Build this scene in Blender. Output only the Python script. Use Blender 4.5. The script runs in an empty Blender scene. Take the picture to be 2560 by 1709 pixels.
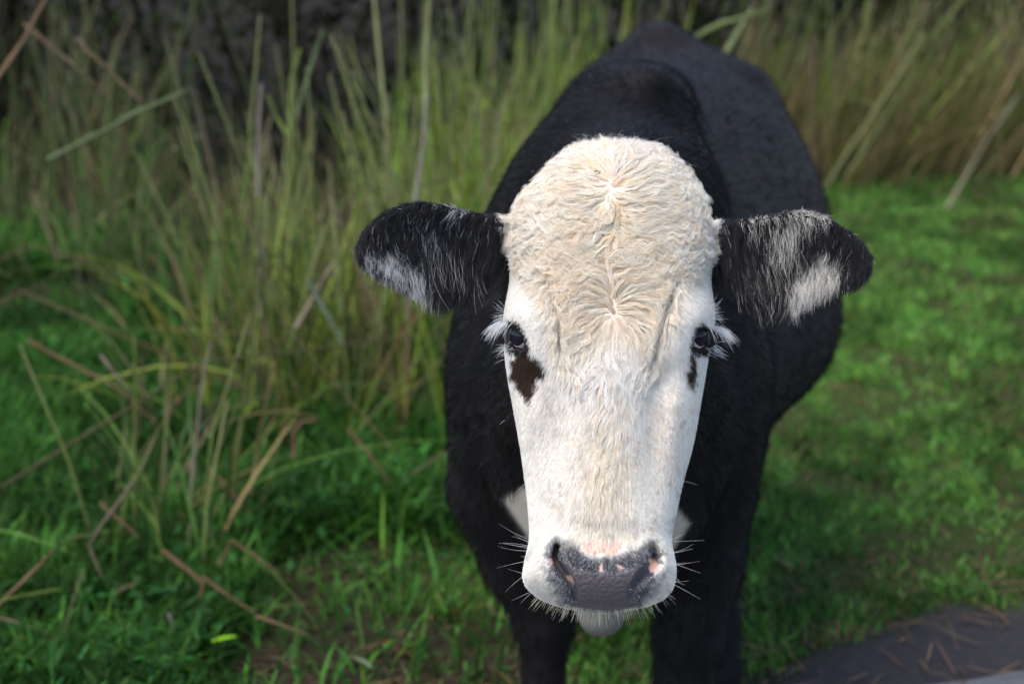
import bpy, bmesh, math, random
import numpy as np
from mathutils import Vector, Matrix

rng = np.random.default_rng(7)
random.seed(7)
scene = bpy.context.scene
COL = scene.collection

# ------------------------------------------------------------------ camera, sky, sun, exposure
CAM_H, PITCH, LENS = 1.6, math.radians(15.0), 60.0
FPX = LENS / 36.0 * 2560.0
cam_data = bpy.data.cameras.new("camera")
cam = bpy.data.objects.new("camera", cam_data)
COL.objects.link(cam)
cam.location = (0, 0, CAM_H)
cam.rotation_euler = (math.pi / 2 - PITCH, 0, 0)
cam_data.lens, cam_data.sensor_width = LENS, 36.0
cam_data.clip_start, cam_data.clip_end = 0.05, 400
cam_data.dof.use_dof = True
cam_data.dof.focus_distance = 2.0
cam_data.dof.aperture_fstop = 3.7
cam_data.dof.aperture_blades = 9
scene.camera = cam

SUN_DIR = Vector((-0.52, -0.50, 1.15)).normalized()          # towards the sun
world = bpy.data.worlds.new("World")
scene.world = world
world.use_nodes = True
wn = world.node_tree.nodes
bg = wn["Background"]
sky = wn.new("ShaderNodeTexSky")
sky.sky_type = 'NISHITA'
sky.sun_disc = False
sky.sun_elevation = math.asin(SUN_DIR.z)
sky.sun_rotation = math.atan2(SUN_DIR.x, SUN_DIR.y)
world.node_tree.links.new(sky.outputs[0], bg.inputs[0])
bg.inputs[1].default_value = 0.125
sun_data = bpy.data.lights.new("sun", 'SUN')
sun = bpy.data.objects.new("sun", sun_data)
COL.objects.link(sun)
sun.rotation_euler = SUN_DIR.to_track_quat('Z', 'Y').to_euler()
sun_data.energy = 1.5
sun_data.angle = math.radians(40)
sun_data.color = (1.0, 0.95, 0.87)
vs = scene.view_settings
vs.view_transform, vs.look = 'Standard', 'None'
vs.exposure, vs.gamma, vs.use_curve_mapping = 1.56, 1.0, False
scene.cycles.max_bounces = 8
scene.cycles.diffuse_bounces = 4
scene.cycles.transparent_max_bounces = 8
scene.cycles_curves.shape = 'RIBBONS'

# ------------------------------------------------------------------ small helpers
CP, SP = math.cos(PITCH), math.sin(PITCH)

def cam2world(q):
    q = np.asarray(q, float)
    x, y, d = q[..., 0], q[..., 1], q[..., 2]
    return np.stack([x, d * CP + y * SP, CAM_H - d * SP + y * CP], -1)

def pt(px, py, d):
    "photo pixel (2560 wide) at a depth in metres -> camera-frame point"
    return np.array([(px - 1280.0) / FPX * d, (854.5 - py) / FPX * d, d])

def wpt(px, py, d):
    return cam2world(pt(px, py, d))

def ground_depth(py):
    v = (854.5 - py) / FPX
    return CAM_H / (SP - v * CP)

def gpt(px, py):
    return wpt(px, py, ground_depth(py))

def tag(o, label=None, cat=None, group=None, kind=None):
    if label: o['label'] = label
    if cat: o['category'] = cat
    if group: o['group'] = group
    if kind: o['kind'] = kind
    return o

def empty(name, loc=(0, 0, 0), rz=0.0):
    o = bpy.data.objects.new(name, None)
    COL.objects.link(o)
    o.location = loc
    o.rotation_euler = (0, 0, rz)
    o.empty_display_size = 0.1
    return o

def link(name, me, mat=None, parent=None):
    o = bpy.data.objects.new(name, me)
    COL.objects.link(o)
    if mat and not me.materials: me.materials.append(mat)
    if parent: o.parent = parent
    return o

def np_mesh(name, verts, faces_list, col=None, smooth=True, extra=None):
    "faces_list: arrays (n,3) or (n,4)"
    me = bpy.data.meshes.new(name)
    verts = np.ascontiguousarray(verts, np.float32)
    me.vertices.add(len(verts))
    me.vertices.foreach_set("co", verts.ravel())
    loops = np.concatenate([f.ravel() for f in faces_list]).astype(np.int32)
    sizes = np.concatenate([np.full(len(f), f.shape[1], np.int32) for f in faces_list])
    starts = np.concatenate([[0], np.cumsum(sizes)[:-1]]).astype(np.int32)
    me.loops.add(len(loops))
    me.loops.foreach_set("vertex_index", loops)
    me.polygons.add(len(sizes))
    me.polygons.foreach_set("loop_start", starts)
    try: me.polygons.foreach_set("loop_total", sizes)
    except Exception: pass
    me.update(calc_edges=True)
    if smooth:
        me.polygons.foreach_set("use_smooth", np.ones(len(sizes), bool))
    if col is not None:
        set_col(me, col)
    return me

def set_col(me, col, name="Col"):
    a = me.attributes.get(name) or me.attributes.new(name, 'FLOAT_COLOR', 'POINT')
    c = np.ones((len(col), 4), np.float32); c[:, :3] = col
    a.data.foreach_set("color", c.ravel())

def set_float(me, val, name):
    a = me.attributes.new(name, 'FLOAT', 'POINT')
    a.data.foreach_set("value", np.ascontiguousarray(val, np.float32))

# value noise -------------------------------------------------------
_perm = rng.random((256, 256)).astype(np.float32)
def noise2(x, y, seed=0):
    x = np.asarray(x, float) + seed * 17.31; y = np.asarray(y, float) + seed * 9.77
    xi = np.floor(x).astype(int); yi = np.floor(y).astype(int)
    fx = x - xi; fy = y - yi
    fx = fx * fx * (3 - 2 * fx); fy = fy * fy * (3 - 2 * fy)
    g = lambda a, b: _perm[a & 255, b & 255]
    return (g(xi, yi) * (1 - fx) + g(xi + 1, yi) * fx) * (1 - fy) + (g(xi, yi + 1) * (1 - fx) + g(xi + 1, yi + 1) * fx) * fy

def fbm2(x, y, seed=0, octs=4):
    s = 0; a = 0.5; t = 0
    for k in range(octs):
        s = s + a * noise2(np.asarray(x) * 2 ** k, np.asarray(y) * 2 ** k, seed + k * 3); t += a; a *= 0.5
    return s / t

def sstep(a, b, x):
    t = np.clip((x - a) / (b - a), 0, 1)
    return t * t * (3 - 2 * t)

def poly_sd(px, py, poly):
    "signed distance (negative inside) to a closed polygon"
    P = np.asarray(poly, float); n = len(P)
    d2 = np.full(np.shape(px), 1e18); inside = np.zeros(np.shape(px), bool)
    for i in range(n):
        a, b = P[i], P[(i + 1) % n]
        e = b - a; wx = px - a[0]; wy = py - a[1]
        t = np.clip((wx * e[0] + wy * e[1]) / (e @ e), 0, 1)
        d2 = np.minimum(d2, (wx - e[0] * t) ** 2 + (wy - e[1] * t) ** 2)
        c = ((a[1] > py) != (b[1] > py))
        if abs(e[1]) > 1e-9:
            inside ^= c & (px < e[0] * (py - a[1]) / e[1] + a[0])
    d = np.sqrt(d2)
    return np.where(inside, -d, d)

def line_dist(px, py, pts):
    "distance to a polyline and the fraction of its length at the nearest point"
    P = np.asarray(pts, float)
    best = np.full(np.shape(px), 1e18); frac = np.zeros(np.shape(px))
    L = np.linalg.norm(np.diff(P, axis=0), axis=1); cum = np.concatenate([[0], np.cumsum(L)])
    for i in range(len(P) - 1):
        a, e = P[i], P[i + 1] - P[i]
        wx = px - a[0]; wy = py - a[1]
        t = np.clip((wx * e[0] + wy * e[1]) / (e @ e), 0, 1)
        d = np.hypot(wx - e[0] * t, wy - e[1] * t)
        m = d < best
        best = np.where(m, d, best); frac = np.where(m, (cum[i] + t * L[i]) / cum[-1], frac)
    return best, frac

# ------------------------------------------------------------------ materials
def new_mat(name):
    m = bpy.data.materials.new(name); m.use_nodes = True
    nt = m.node_tree
    return m, nt, nt.nodes["Principled BSDF"], nt.nodes["Material Output"]

def leaf_mat(name, rough=0.6, trans=0.4, spec=0.10):
    m, nt, b, out = new_mat(name)
    at = nt.nodes.new("ShaderNodeAttribute"); at.attribute_name = "Col"
    oi = nt.nodes.new("ShaderNodeNewGeometry")
    tc = nt.nodes.new("ShaderNodeTexCoord")
    nz = nt.nodes.new("ShaderNodeTexNoise"); nz.inputs["Scale"].default_value = 35
    nt.links.new(tc.outputs["Object"], nz.inputs["Vector"])
    mr = nt.nodes.new("ShaderNodeMapRange")
    mr.inputs[3].default_value = 0.75; mr.inputs[4].default_value = 1.25
    nt.links.new(nz.outputs[0], mr.inputs[0])
    mx = nt.nodes.new("ShaderNodeMix"); mx.data_type = 'RGBA'; mx.blend_type = 'MULTIPLY'
    mx.inputs[0].default_value = 1
    nt.links.new(at.outputs["Color"], mx.inputs[6]); nt.links.new(mr.outputs[0], mx.inputs[7])
    nt.links.new(mx.outputs[2], b.inputs["Base Color"])
    b.inputs["Roughness"].default_value = rough
    b.inputs["Specular IOR Level"].default_value = spec
    tr = nt.nodes.new("ShaderNodeBsdfTranslucent")
    nt.links.new(mx.outputs[2], tr.inputs[0])
    ms = nt.nodes.new("ShaderNodeMixShader"); ms.inputs[0].default_value = trans
    nt.links.new(b.outputs[0], ms.inputs[1]); nt.links.new(tr.outputs[0], ms.inputs[2])
    nt.links.new(ms.outputs[0], out.inputs[0])
    return m

M_GRASS = leaf_mat("grass_blade")
M_STALK = leaf_mat("dry_stalk", 0.65, 0.1, 0.10)

def hair_mat(name, rough=0.55, spec=0.25, trans=0.0):
    m, nt, b, out = new_mat(name)
    at = nt.nodes.new("ShaderNodeAttribute"); at.attribute_name = "hcol"
    nt.links.new(at.outputs["Color"], b.inputs["Base Color"])
    b.inputs["Roughness"].default_value = rough
    b.inputs["Specular IOR Level"].default_value = spec
    if trans:
        tr = nt.nodes.new("ShaderNodeBsdfTranslucent")
        nt.links.new(at.outputs["Color"], tr.inputs[0])
        ms = nt.nodes.new("ShaderNodeMixShader"); ms.inputs[0].default_value = trans
        nt.links.new(b.outputs[0], ms.inputs[1]); nt.links.new(tr.outputs[0], ms.inputs[2])
        nt.links.new(ms.outputs[0], out.inputs[0])
    return m

M_WHAIR = hair_mat("pale_hair", 0.6, 0.1, 0.25)
M_BHAIR = hair_mat("dark_hair", 0.45, 0.22, 0.0)
M_COAT = hair_mat("coat_hair", 0.5, 0.09, 0.0)

#@GROUND
# ------------------------------------------------------------------ ground and road
_es = np.array([gpt(*q)[:2] for q in [(1780, 1760), (1880, 1718), (1960, 1672), (2050, 1620), (2150, 1578), (2300, 1540), (2560, 1522)]])
_er = np.array([gpt(*q)[:2] for q in [(1960, 1775), (2150, 1722), (2300, 1696), (2560, 1668)]])
def edge_soil(x):                                             # where the grass gives way to bare dark soil by the road
    return np.interp(x, np.concatenate([[-8, -1.0], _es[:, 0], [8]]), np.concatenate([[2.0, 2.8], _es[:, 1], [4.4]])) + 0.14 * (noise2(np.asarray(x) * 5, 0, 3) - 0.5)

def edge_road(x):
    return np.interp(x, np.concatenate([[-8, -1.0], _er[:, 0], [8]]), np.concatenate([[1.7, 2.5], _er[:, 1], [3.9]])) + 0.04 * (noise2(np.asarray(x) * 9, 0, 5) - 0.5)

def ground_z(x, y):
    return (fbm2(np.asarray(x) * 1.3, np.asarray(y) * 1.3, 2, 3) - 0.5) * 0.08 * sstep(3.0, 4.5, y)

xs = np.unique(np.concatenate([np.linspace(-60, -6, 28), np.linspace(-6, 6, 160), np.linspace(6, 60, 28)]))
ys = np.unique(np.concatenate([np.linspace(-40, 2, 20), np.linspace(2, 14, 160), np.linspace(14, 120, 40)]))
GX, GY = np.meshgrid(xs, ys)
GV = np.stack([GX, GY, ground_z(GX, GY)], -1).reshape(-1, 3)
ny, nx = GX.shape
ii = (np.arange(ny - 1)[:, None] * nx + np.arange(nx - 1)[None, :]).ravel()
GF = np.stack([ii, ii + 1, ii + nx + 1, ii + nx], -1)
gm, nt, b, out = new_mat("soil_and_turf")
tc = nt.nodes.new("ShaderNodeTexCoord")
n1 = nt.nodes.new("ShaderNodeTexNoise"); n1.inputs["Scale"].default_value = 2.2; n1.inputs["Detail"].default_value = 8
n2 = nt.nodes.new("ShaderNodeTexNoise"); n2.inputs["Scale"].default_value = 45; n2.inputs["Detail"].default_value = 6
nt.links.new(tc.outputs["Object"], n1.inputs["Vector"]); nt.links.new(tc.outputs["Object"], n2.inputs["Vector"])
cr = nt.nodes.new("ShaderNodeValToRGB")
cr.color_ramp.elements[0].position = 0.35; cr.color_ramp.elements[0].color = (0.018, 0.014, 0.009, 1)
cr.color_ramp.elements[1].position = 0.68; cr.color_ramp.elements[1].color = (0.060, 0.042, 0.027, 1)
e = cr.color_ramp.elements.new(0.5); e.color = (0.030, 0.023, 0.015, 1)
nt.links.new(n2.outputs[0], cr.inputs[0])
mx = nt.nodes.new("ShaderNodeMix"); mx.data_type = 'RGBA'
at = nt.nodes.new("ShaderNodeAttribute"); at.attribute_name = "Col"
mx.inputs[0].default_value = 0.72
nt.links.new(cr.outputs[0], mx.inputs[6]); nt.links.new(at.outputs["Color"], mx.inputs[7])
nt.links.new(mx.outputs[2], b.inputs["Base Color"])
b.inputs["Roughness"].default_value = 1.0
b.inputs['Specular IOR Level'].default_value = 0.05
bp = nt.nodes.new("ShaderNodeBump"); bp.inputs["Strength"].default_value = 0.8; bp.inputs["Distance"].default_value = 0.02
nt.links.new(n2.outputs[0], bp.inputs["Height"]); nt.links.new(bp.outputs[0], b.inputs["Normal"])
gx, gy = GV[:, 0], GV[:, 1]
lawn_w = sstep(0.25, 0.7, gx) * sstep(11.5, 10.5, gy)
soil_w = sstep(0.08, -0.05, gy - edge_soil(gx))
gcol = np.array([0.026, 0.022, 0.013]) * (1 - lawn_w)[:, None] + np.array([0.040, 0.058, 0.014]) * lawn_w[:, None]
thicket_shade = np.maximum(sstep(7.5, 9.5, gy) * sstep(1.2, 0.4, gx), sstep(11.0, 12.0, gy))[:, None]        # shade under and beyond the thicket, painted into the ground colour
gcol = gcol * (1 - thicket_shade) + np.array([0.011, 0.009, 0.006]) * thicket_shade
gcol = gcol * (1 - soil_w)[:, None] + np.array([0.036, 0.035, 0.040]) * soil_w[:, None]
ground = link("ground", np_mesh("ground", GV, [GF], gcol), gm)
tag(ground, kind='structure', label="turf and bare brown soil under the cow and the grass")

rx = np.linspace(-10, 10, 260)
rows = [edge_road(rx) - k for k in (0.0, 0.03, 0.15, 0.5, 1.5, 6.0)]
RV = np.concatenate([np.stack([rx, np.minimum(r, 8), ground_z(rx, r) + np.where(k == 0, -0.006, 0.006)], -1) for k, r in enumerate(rows)])
n = len(rx)
RF = np.concatenate([np.stack([np.arange(n - 1) + k * n, np.arange(n - 1) + (k + 1) * n, np.arange(1, n) + (k + 1) * n, np.arange(1, n) + k * n], -1) for k in range(len(rows) - 1)])
rm, nt, b, out = new_mat("worn_asphalt")
tc = nt.nodes.new("ShaderNodeTexCoord")
v1 = nt.nodes.new("ShaderNodeTexVoronoi"); v1.inputs["Scale"].default_value = 140
n1 = nt.nodes.new("ShaderNodeTexNoise"); n1.inputs["Scale"].default_value = 6; n1.inputs["Detail"].default_value = 6
nt.links.new(tc.outputs["Object"], v1.inputs["Vector"]); nt.links.new(tc.outputs["Object"], n1.inputs["Vector"])
cr = nt.nodes.new("ShaderNodeValToRGB")
cr.color_ramp.elements[0].color = (0.05, 0.05, 0.053, 1); cr.color_ramp.elements[1].color = (0.11, 0.11, 0.118, 1)
ad = nt.nodes.new("ShaderNodeMath"); ad.operation = 'MULTIPLY_ADD'; ad.inputs[1].default_value = 0.6
nt.links.new(v1.outputs["Distance"], ad.inputs[0]); nt.links.new(n1.outputs[0], ad.inputs[2])
nt.links.new(ad.outputs[0], cr.inputs[0]); nt.links.new(cr.outputs[0], b.inputs["Base Color"])
b.inputs["Roughness"].default_value = 0.85
bp = nt.nodes.new("ShaderNodeBump"); bp.inputs["Strength"].default_value = 0.6; bp.inputs["Distance"].default_value = 0.004
nt.links.new(v1.outputs["Distance"], bp.inputs["Height"]); nt.links.new(bp.outputs[0], b.inputs["Normal"])
road = link("road", np_mesh("road", RV, [RF]), rm)
tag(road, kind='structure', label="grey road edge beside the dark soil and straw")

#@COW
# ------------------------------------------------------------------ the cow: one smooth body from blended volumes
D0 = 2.0
S = D0 / FPX                                                   # metres per photo pixel at the face

def smin(a, b, k):
    h = np.clip(0.5 + 0.5 * (b - a) / k, 0, 1)
    return b + (a - b) * h - k * h * (1 - h)

def smax(a, b, k): return -smin(-a, -b, k)

def rcone(p, a, b, ra, rb):
    ba = b - a; t = np.clip(((p - a) @ ba) / (ba @ ba), 0, 1)
    return np.linalg.norm(p - (a + t[:, None] * ba), axis=1) - (ra + (rb - ra) * t)

def ellipsoid(p, c, r):
    r = np.asarray(r); q = (p - c) / r
    k0 = np.linalg.norm(q, axis=1); k1 = np.linalg.norm(q / r, axis=1) + 1e-9
    return k0 * (k0 - 1) / k1

def resample(xk, *arrs, n=120):
    "smooth table through control stations"
    xk = np.asarray(xk, float); xd = np.linspace(xk[0], xk[-1], n)
    res = [xd]
    for a in arrs:
        a = np.asarray(a, float)
        m = np.gradient(a, xk)
        i = np.clip(np.searchsorted(xk, xd, side='right') - 1, 0, len(xk) - 2)
        h = xk[i + 1] - xk[i]; t = (xd - xk[i]) / h
        res.append((2 * t**3 - 3 * t**2 + 1) * a[i] + (t**3 - 2 * t**2 + t) * h * m[i] + (-2 * t**3 + 3 * t**2) * a[i + 1] + (t**3 - t**2) * h * m[i + 1])
    return res

_st = np.array([  # depth, left px, right px, top py, centre py, bottom py
    (2.47, 1430, 1600, 760, 980, 1290),
    (2.55, 1300, 1740, 560, 950, 1420),
    (2.70, 1205, 1835, 345, 900, 1490),
    (2.85, 1142, 1890, 245, 880, 1420),
    (3.10, 1155, 1975, 212, 850, 1230),
    (3.40, 1195, 2074, 185, 800, 1110),
    (3.60, 1230, 2103, 160, 770, 1080),
    (3.80, 1285, 2065, 128, 650, 1050),
    (4.00, 1338, 1990, 102, 480, 900),
    (4.15, 1420, 1905, 95, 400, 750),
    (4.28, 1560, 1760, 150, 350, 600)])
BT = resample(_st[:, 0],
              ((_st[:, 1] + _st[:, 2]) / 2 - 1280) / FPX * _st[:, 0], (_st[:, 2] - _st[:, 1]) / 2 / FPX * _st[:, 0],
              (854.5 - _st[:, 4]) / FPX * _st[:, 0], (_st[:, 4] - _st[:, 3]) / FPX * _st[:, 0], (_st[:, 5] - _st[:, 4]) / FPX * _st[:, 0])

def f_barrel(p):
    d = np.clip(p[:, 2], BT[0][0], BT[0][-1])
    cx, a, cy, bu, bd = [np.interp(d, BT[0], t) for t in BT[1:]]
    dx = p[:, 0] - cx; dy = p[:, 1] - cy
    up = dy > 0
    b = np.where(up, bu, bd); n = np.where(up, 1.68 + 0.42 * sstep(3.1, 3.8, d), 2.2)
    r = (np.abs(dx / a) ** n + np.abs(dy / b) ** n) ** (1 / n) + 1e-6
    f = np.hypot(dx, dy) * (1 - 1 / r)
    f = np.maximum(f, -0.2) * 0.85
    o = p[:, 2] - d
    return np.where(o == 0, f, np.hypot(np.maximum(f, 0), o))

def chain(p, pts, k=0.02):
    f = None
    for (a, b) in zip(pts[:-1], pts[1:]):
        g = rcone(p, pt(*a[:3]), pt(*b[:3]), a[3], b[3])
        f = g if f is None else smin(f, g, k)
    return f

LEG_L = [(1335, 960, 2.80, .125), (1275, 1220, 2.86, .098), (1312, 1400, 2.89, .070), (1362, 1560, 2.90, .047), (1357, 1709, 2.92, .033), (1353, 1990, 2.93, .036)]
LEG_R = [(1715, 960, 2.80, .125), (1748, 1220, 2.83, .088), (1746, 1400, 2.83, .070), (1722, 1590, 2.83, .056), (1706, 1720, 2.84, .046), (1700, 2010, 2.84, .038)]
HIND_R = [(1820, 640, 3.88, .19), (1850, 960, 3.70, .088), (1815, 1290, 3.58, .050), (1800, 1540, 3.46, .038), (1806, 1690, 3.45, .042)]
HIND_L = [(1470, 620, 3.90, .19), (1380, 980, 4.00, .12), (1350, 1190, 4.10, .060), (1342, 1330, 4.08, .040), (1345, 1430, 4.05, .042)]

def f_body(p):
    f = f_barrel(p)
    f = smin(f, ellipsoid(p, pt(1645, 128, 4.06), (.055, .060, .14)), 0.07)        # tail head
    f = smin(f, ellipsoid(p, pt(1840, 250, 3.85), (.07, .07, .11)), 0.07)          # hip bones
    f = smin(f, ellipsoid(p, pt(1590, 262, 3.02), (.09, .055, .28)), 0.10)          # withers
    f = smin(f, rcone(p, pt(1525, 620, 2.18), pt(1552, 500, 2.85), .115, .155), 0.07)
    f = smin(f, rcone(p, pt(1520, 900, 2.20), pt(1515, 1030, 2.65), .105, .19), 0.09)
    f = smin(f, ellipsoid(p, pt(1255, 880, 2.78), (.06, .16, .12)), 0.06)          # shoulder muscles
    f = smin(f, ellipsoid(p, pt(1790, 900, 2.78), (.07, .17, .12)), 0.06)
    f = smin(f, rcone(p, pt(1505, 1250, 2.52), pt(1503, 1530, 2.55), .085, .036), 0.06)  # brisket
    f = smin(f, chain(p, LEG_L), 0.06)
    f = smin(f, chain(p, LEG_R), 0.06)
    f = smin(f, chain(p, HIND_R), 0.05)
    f = smin(f, chain(p, HIND_L), 0.05)
    f = smin(f, rcone(p, pt(1655, 110, 4.20), pt(1660, 700, 4.30), .030, .018), 0.03)     # tail
    return f

# head, in photo pixels across the face (U, V) and pixels towards the viewer (W)
_hd = np.array([  # V, left, right, front W, centre W, back W, exponent
    (348, 1475, 1588, -235, -260, -300, 2.0),
    (360, 1436, 1640, -175, -255, -340, 2.1),
    (388, 1400, 1682, -108, -250, -370, 2.2),
    (436, 1362, 1718, -42, -240, -390, 2.4),
    (500, 1306, 1756, 0, -230, -400, 2.6),
    (560, 1280, 1772, 16, -225, -400, 2.7),
    (620, 1276, 1780, 26, -225, -405, 2.8),
    (700, 1276, 1776, 32, -225, -420, 2.8),
    (790, 1268, 1778, 30, -220, -430, 2.9),
    (860, 1264, 1772, 28, -215, -430, 2.8),
    (930, 1270, 1762, 30, -205, -420, 2.5),
    (1000, 1283, 1750, 34, -190, -390, 2.3),
    (1100, 1302, 1732, 42, -170, -350, 2.2),
    (1200, 1315, 1706, 52, -150, -300, 2.25),
    (1280, 1324, 1688, 62, -130, -260, 2.4),
    (1350, 1326, 1676, 74, -110, -235, 2.7),
    (1410, 1317, 1682, 80, -100, -220, 2.9),
    (1450, 1313, 1682, 75, -95, -210, 2.8),
    (1480, 1332, 1672, 60, -95, -200, 2.6),
    (1505, 1372, 1640, 36, -95, -190, 2.4),
    (1522, 1430, 1585, 2, -95, -175, 2.2),
    (1530, 1480, 1535, -50, -95, -140, 2.0)], float)
HT = resample(_hd[:, 0], *[_hd[:, k] for k in range(1, 7)], n=400)

NOSTRIL_L = [(1392, 1366), (1387, 1388), (1398, 1414), (1418, 1442), (1434, 1472), (1440, 1498)]
NOSTRIL_R = [(1628, 1372), (1636, 1392), (1630, 1414), (1608, 1436), (1586, 1462), (1576, 1492)]
CREASE_L = [(1362, 690), (1384, 740), (1398, 800), (1402, 880), (1412, 925), (1440, 938)]
CREASE_R = [(1700, 690), (1676, 750), (1656, 810), (1640, 880), (1628, 922), (1610, 935)]
PAD = [(1402, 1397), (1412, 1424), (1436, 1456), (1446, 1486), (1440, 1503), (1407, 1505), (1446, 1520), (1524, 1527), (1582, 1520), (1614, 1501), (1575, 1503), (1570, 1472), (1595, 1438), (1614, 1403), (1608, 1406), (1575, 1421), (1543, 1434), (1504, 1430), (1472, 1424), (1436, 1415)]
EYE_L_OPEN = [(1205, 806), (1256, 815), (1278, 812), (1297, 828), (1310, 850), (1317, 871), (1303, 876), (1284, 869), (1264, 854), (1205, 852)]
EYE_R_OPEN = [(1850, 818), (1774, 822), (1754, 822), (1739, 844), (1729, 870), (1735, 879), (1756, 875), (1780, 866), (1794, 856), (1850, 858)]
EAR_L = [(1275, 556), (1240, 542), (1180, 534), (1120, 516), (1060, 508), (1010, 512), (955, 535), (912, 575), (893, 618), (897, 648), (930, 672), (1000, 697), (1080, 712), (1160, 708), (1230, 672), (1280, 630)]
EAR_R = [(1775, 562), (1810, 552), (1860, 552), (1915, 545), (1965, 532), (2010, 530), (2065, 545), (2115, 572), (2155, 608), (2178, 645), (2172, 680), (2140, 698), (2080, 712), (2000, 732), (1920, 740), (1850, 715), (1780, 650)]

def g2(U, V, cu, cv, su, sv): return np.exp(-((U - cu) / su) ** 2 - ((V - cv) / sv) ** 2)

def to_uvw(p):
    d = np.maximum(p[:, 2], 0.3)
    return 1280 + FPX * p[:, 0] / d, 854.5 - FPX * p[:, 1] / d, (D0 - p[:, 2]) / S

def from_uvw(U, V, W):
    d = D0 - np.asarray(W) * S
    return np.stack([(np.asarray(U) - 1280) / FPX * d, (854.5 - np.asarray(V)) / FPX * d, d], -1)

def f_skull(U, V, W, features=True):
    Vc = np.clip(V, HT[0][0], HT[0][-1])
    l, r, wf, wc, wb, n = [np.interp(Vc, HT[0], t) for t in HT[1:]]
    a = (r - l) / 2; du = U - (l + r) / 2; dw = W - wc
    b = np.where(dw > 0, wf - wc, wc - wb)
    rr = (np.abs(du / a) ** n + np.abs(dw / b) ** n) ** (1 / n) + 1e-6
    f = np.hypot(du, dw) * (1 - 1 / rr)
    o = V - Vc
    f = np.where(o == 0, f, np.hypot(np.maximum(f, 0), o))
    if features:
        fr = sstep(-60, 60, dw)
        bump = 27 * g2(U, V, 1314, 790, 45, 50) + 27 * g2(U, V, 1740, 792, 42, 50)          # brows
        bump += 13 * g2(U, V, 1345, 850, 32, 60) + 13 * g2(U, V, 1700, 850, 32, 60)
        bump -= 7 * g2(U, V, 1530, 800, 80, 90)
        bump += 12 * g2(U, V, 1528, 470, 130, 90)
        bump += 20 * g2(U, V, 1512, 1110, 58, 190)                                          # bridge of the nose
        bump -= 27 * g2(U, V, 1630, 1070, 34, 150) + 18 * g2(U, V, 1392, 1090, 36, 150)
        bump -= 16 * g2(U, V, 1335, 955, 24, 45) + 16 * g2(U, V, 1672, 950, 30, 45)
        bump -= 9 * g2(U, V, 1505, 1330, 120, 26)
        bump += 16 * g2(U, V, 1690, 1020, 30, 100) + 14 * g2(U, V, 1328, 1020, 30, 100)
        bump += 10 * g2(U, V, 1345, 1420, 40, 45) + 10 * g2(U, V, 1660, 1420, 40, 45)
        for cl in (CREASE_L, CREASE_R):
            dd, tt = line_dist(U, V, cl)
            e = np.sin(np.pi * np.clip(tt, 0.02, 0.98)) ** 0.5
            bump -= 24 * e * np.exp(-(dd / 9) ** 2); bump += 6 * e * np.exp(-(dd / 28) ** 2)
        sd = poly_sd(U, V, PAD)
        bump += 5 * sstep(6, -8, sd)
        for nl in (NOSTRIL_L, NOSTRIL_R):
            dd, tt = line_dist(U, V, nl)
            wdt = np.interp(tt, [0, .25, .6, 1], [15, 16, 10, 6])
            bump -= np.interp(tt, [0, .2, .6, 1], [34, 40, 22, 8]) * np.exp(-(dd / wdt) ** 2)
            bump += 3 * np.exp(-((dd - wdt * 1.9) / 9) ** 2) * (1 - tt)
        f = f - bump * fr
    return f

def f_ear(U, V, W, poly, side):
    g = poly_sd(U, V, poly)
    ax = 1270 if side < 0 else 1780
    e = np.clip((U - ax) * side / 370, -0.1, 1.1)                      # 0 at the root, 1 at the tip
    mid = 640 + 18 * e
    q = (V - mid) / 115
    Wm = -190 + 70 * e + 55 * np.clip(q, -1.3, 1.3) ** 2 * (1 - 0.3 * e) - 20 * q
    t = 12 + 10 * (1 - e)
    return np.hypot(np.maximum(g + t, 0), (W - Wm) * 0.85) - t

EYE_R_PX = 37.0
def _eye_centre(U, V, deep=0.74):
    W = np.linspace(-240, 60, 1200)
    f = f_skull(np.full_like(W, U), np.full_like(W, V), W)
    i = np.where(f < 0)[0][-1]
    w0 = W[i]; e = 3.0
    F = lambda u, v, w: f_skull(np.array([u]), np.array([v]), np.array([w]))[0]
    nrm = np.array([F(U + e, V, w0) - F(U - e, V, w0), F(U, V + e, w0) - F(U, V - e, w0), F(U, V, w0 + e) - F(U, V, w0 - e)])
    nrm /= np.linalg.norm(nrm)
    return np.array([U, V, w0]) - nrm * EYE_R_PX * deep, nrm
EYE_L, EYE_LN = _eye_centre(1284, 842)
EYE_R, EYE_RN = _eye_centre(1760, 847)

def f_head(p):
    U, V, W = to_uvw(p)
    f = f_skull(U, V, W)
    for c, poly in ((EYE_L, EYE_L_OPEN), (EYE_R, EYE_R_OPEN)):
        dist = np.sqrt((U - c[0]) ** 2 + (V - c[1]) ** 2 + (W - c[2]) ** 2)
        f = smin(f, dist - EYE_R_PX - 6, 12)
        cut = smax(dist - EYE_R_PX - 14, poly_sd(U, V, poly), 4)
        f = smax(f, -cut, 5)
        f = smin(f, dist - EYE_R_PX + 4, 3)
    f = smin(f, f_ear(U, V, W, EAR_L, -1), 26)
    f = smin(f, f_ear(U, V, W, EAR_R, 1), 26)
    return f * S

def near_head(p):
    U, V, W = to_uvw(p)
    return (U > 800) & (U < 2270) & (V > 240) & (V < 1620) & (W > -620) & (W < 220)

def f_cow(p):
    f = f_body(p)
    m = near_head(p)
    if m.any():
        f[m] = smin(f[m], f_head(p[m]), 0.03)
    return f

def grad(fun, p, e=0.0012):
    g = np.empty_like(p)
    for k in range(3):
        q = p.copy(); q[:, k] += e; r = p.copy(); r[:, k] -= e
        g[:, k] = (fun(q) - fun(r)) / (2 * e)
    return g

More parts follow.
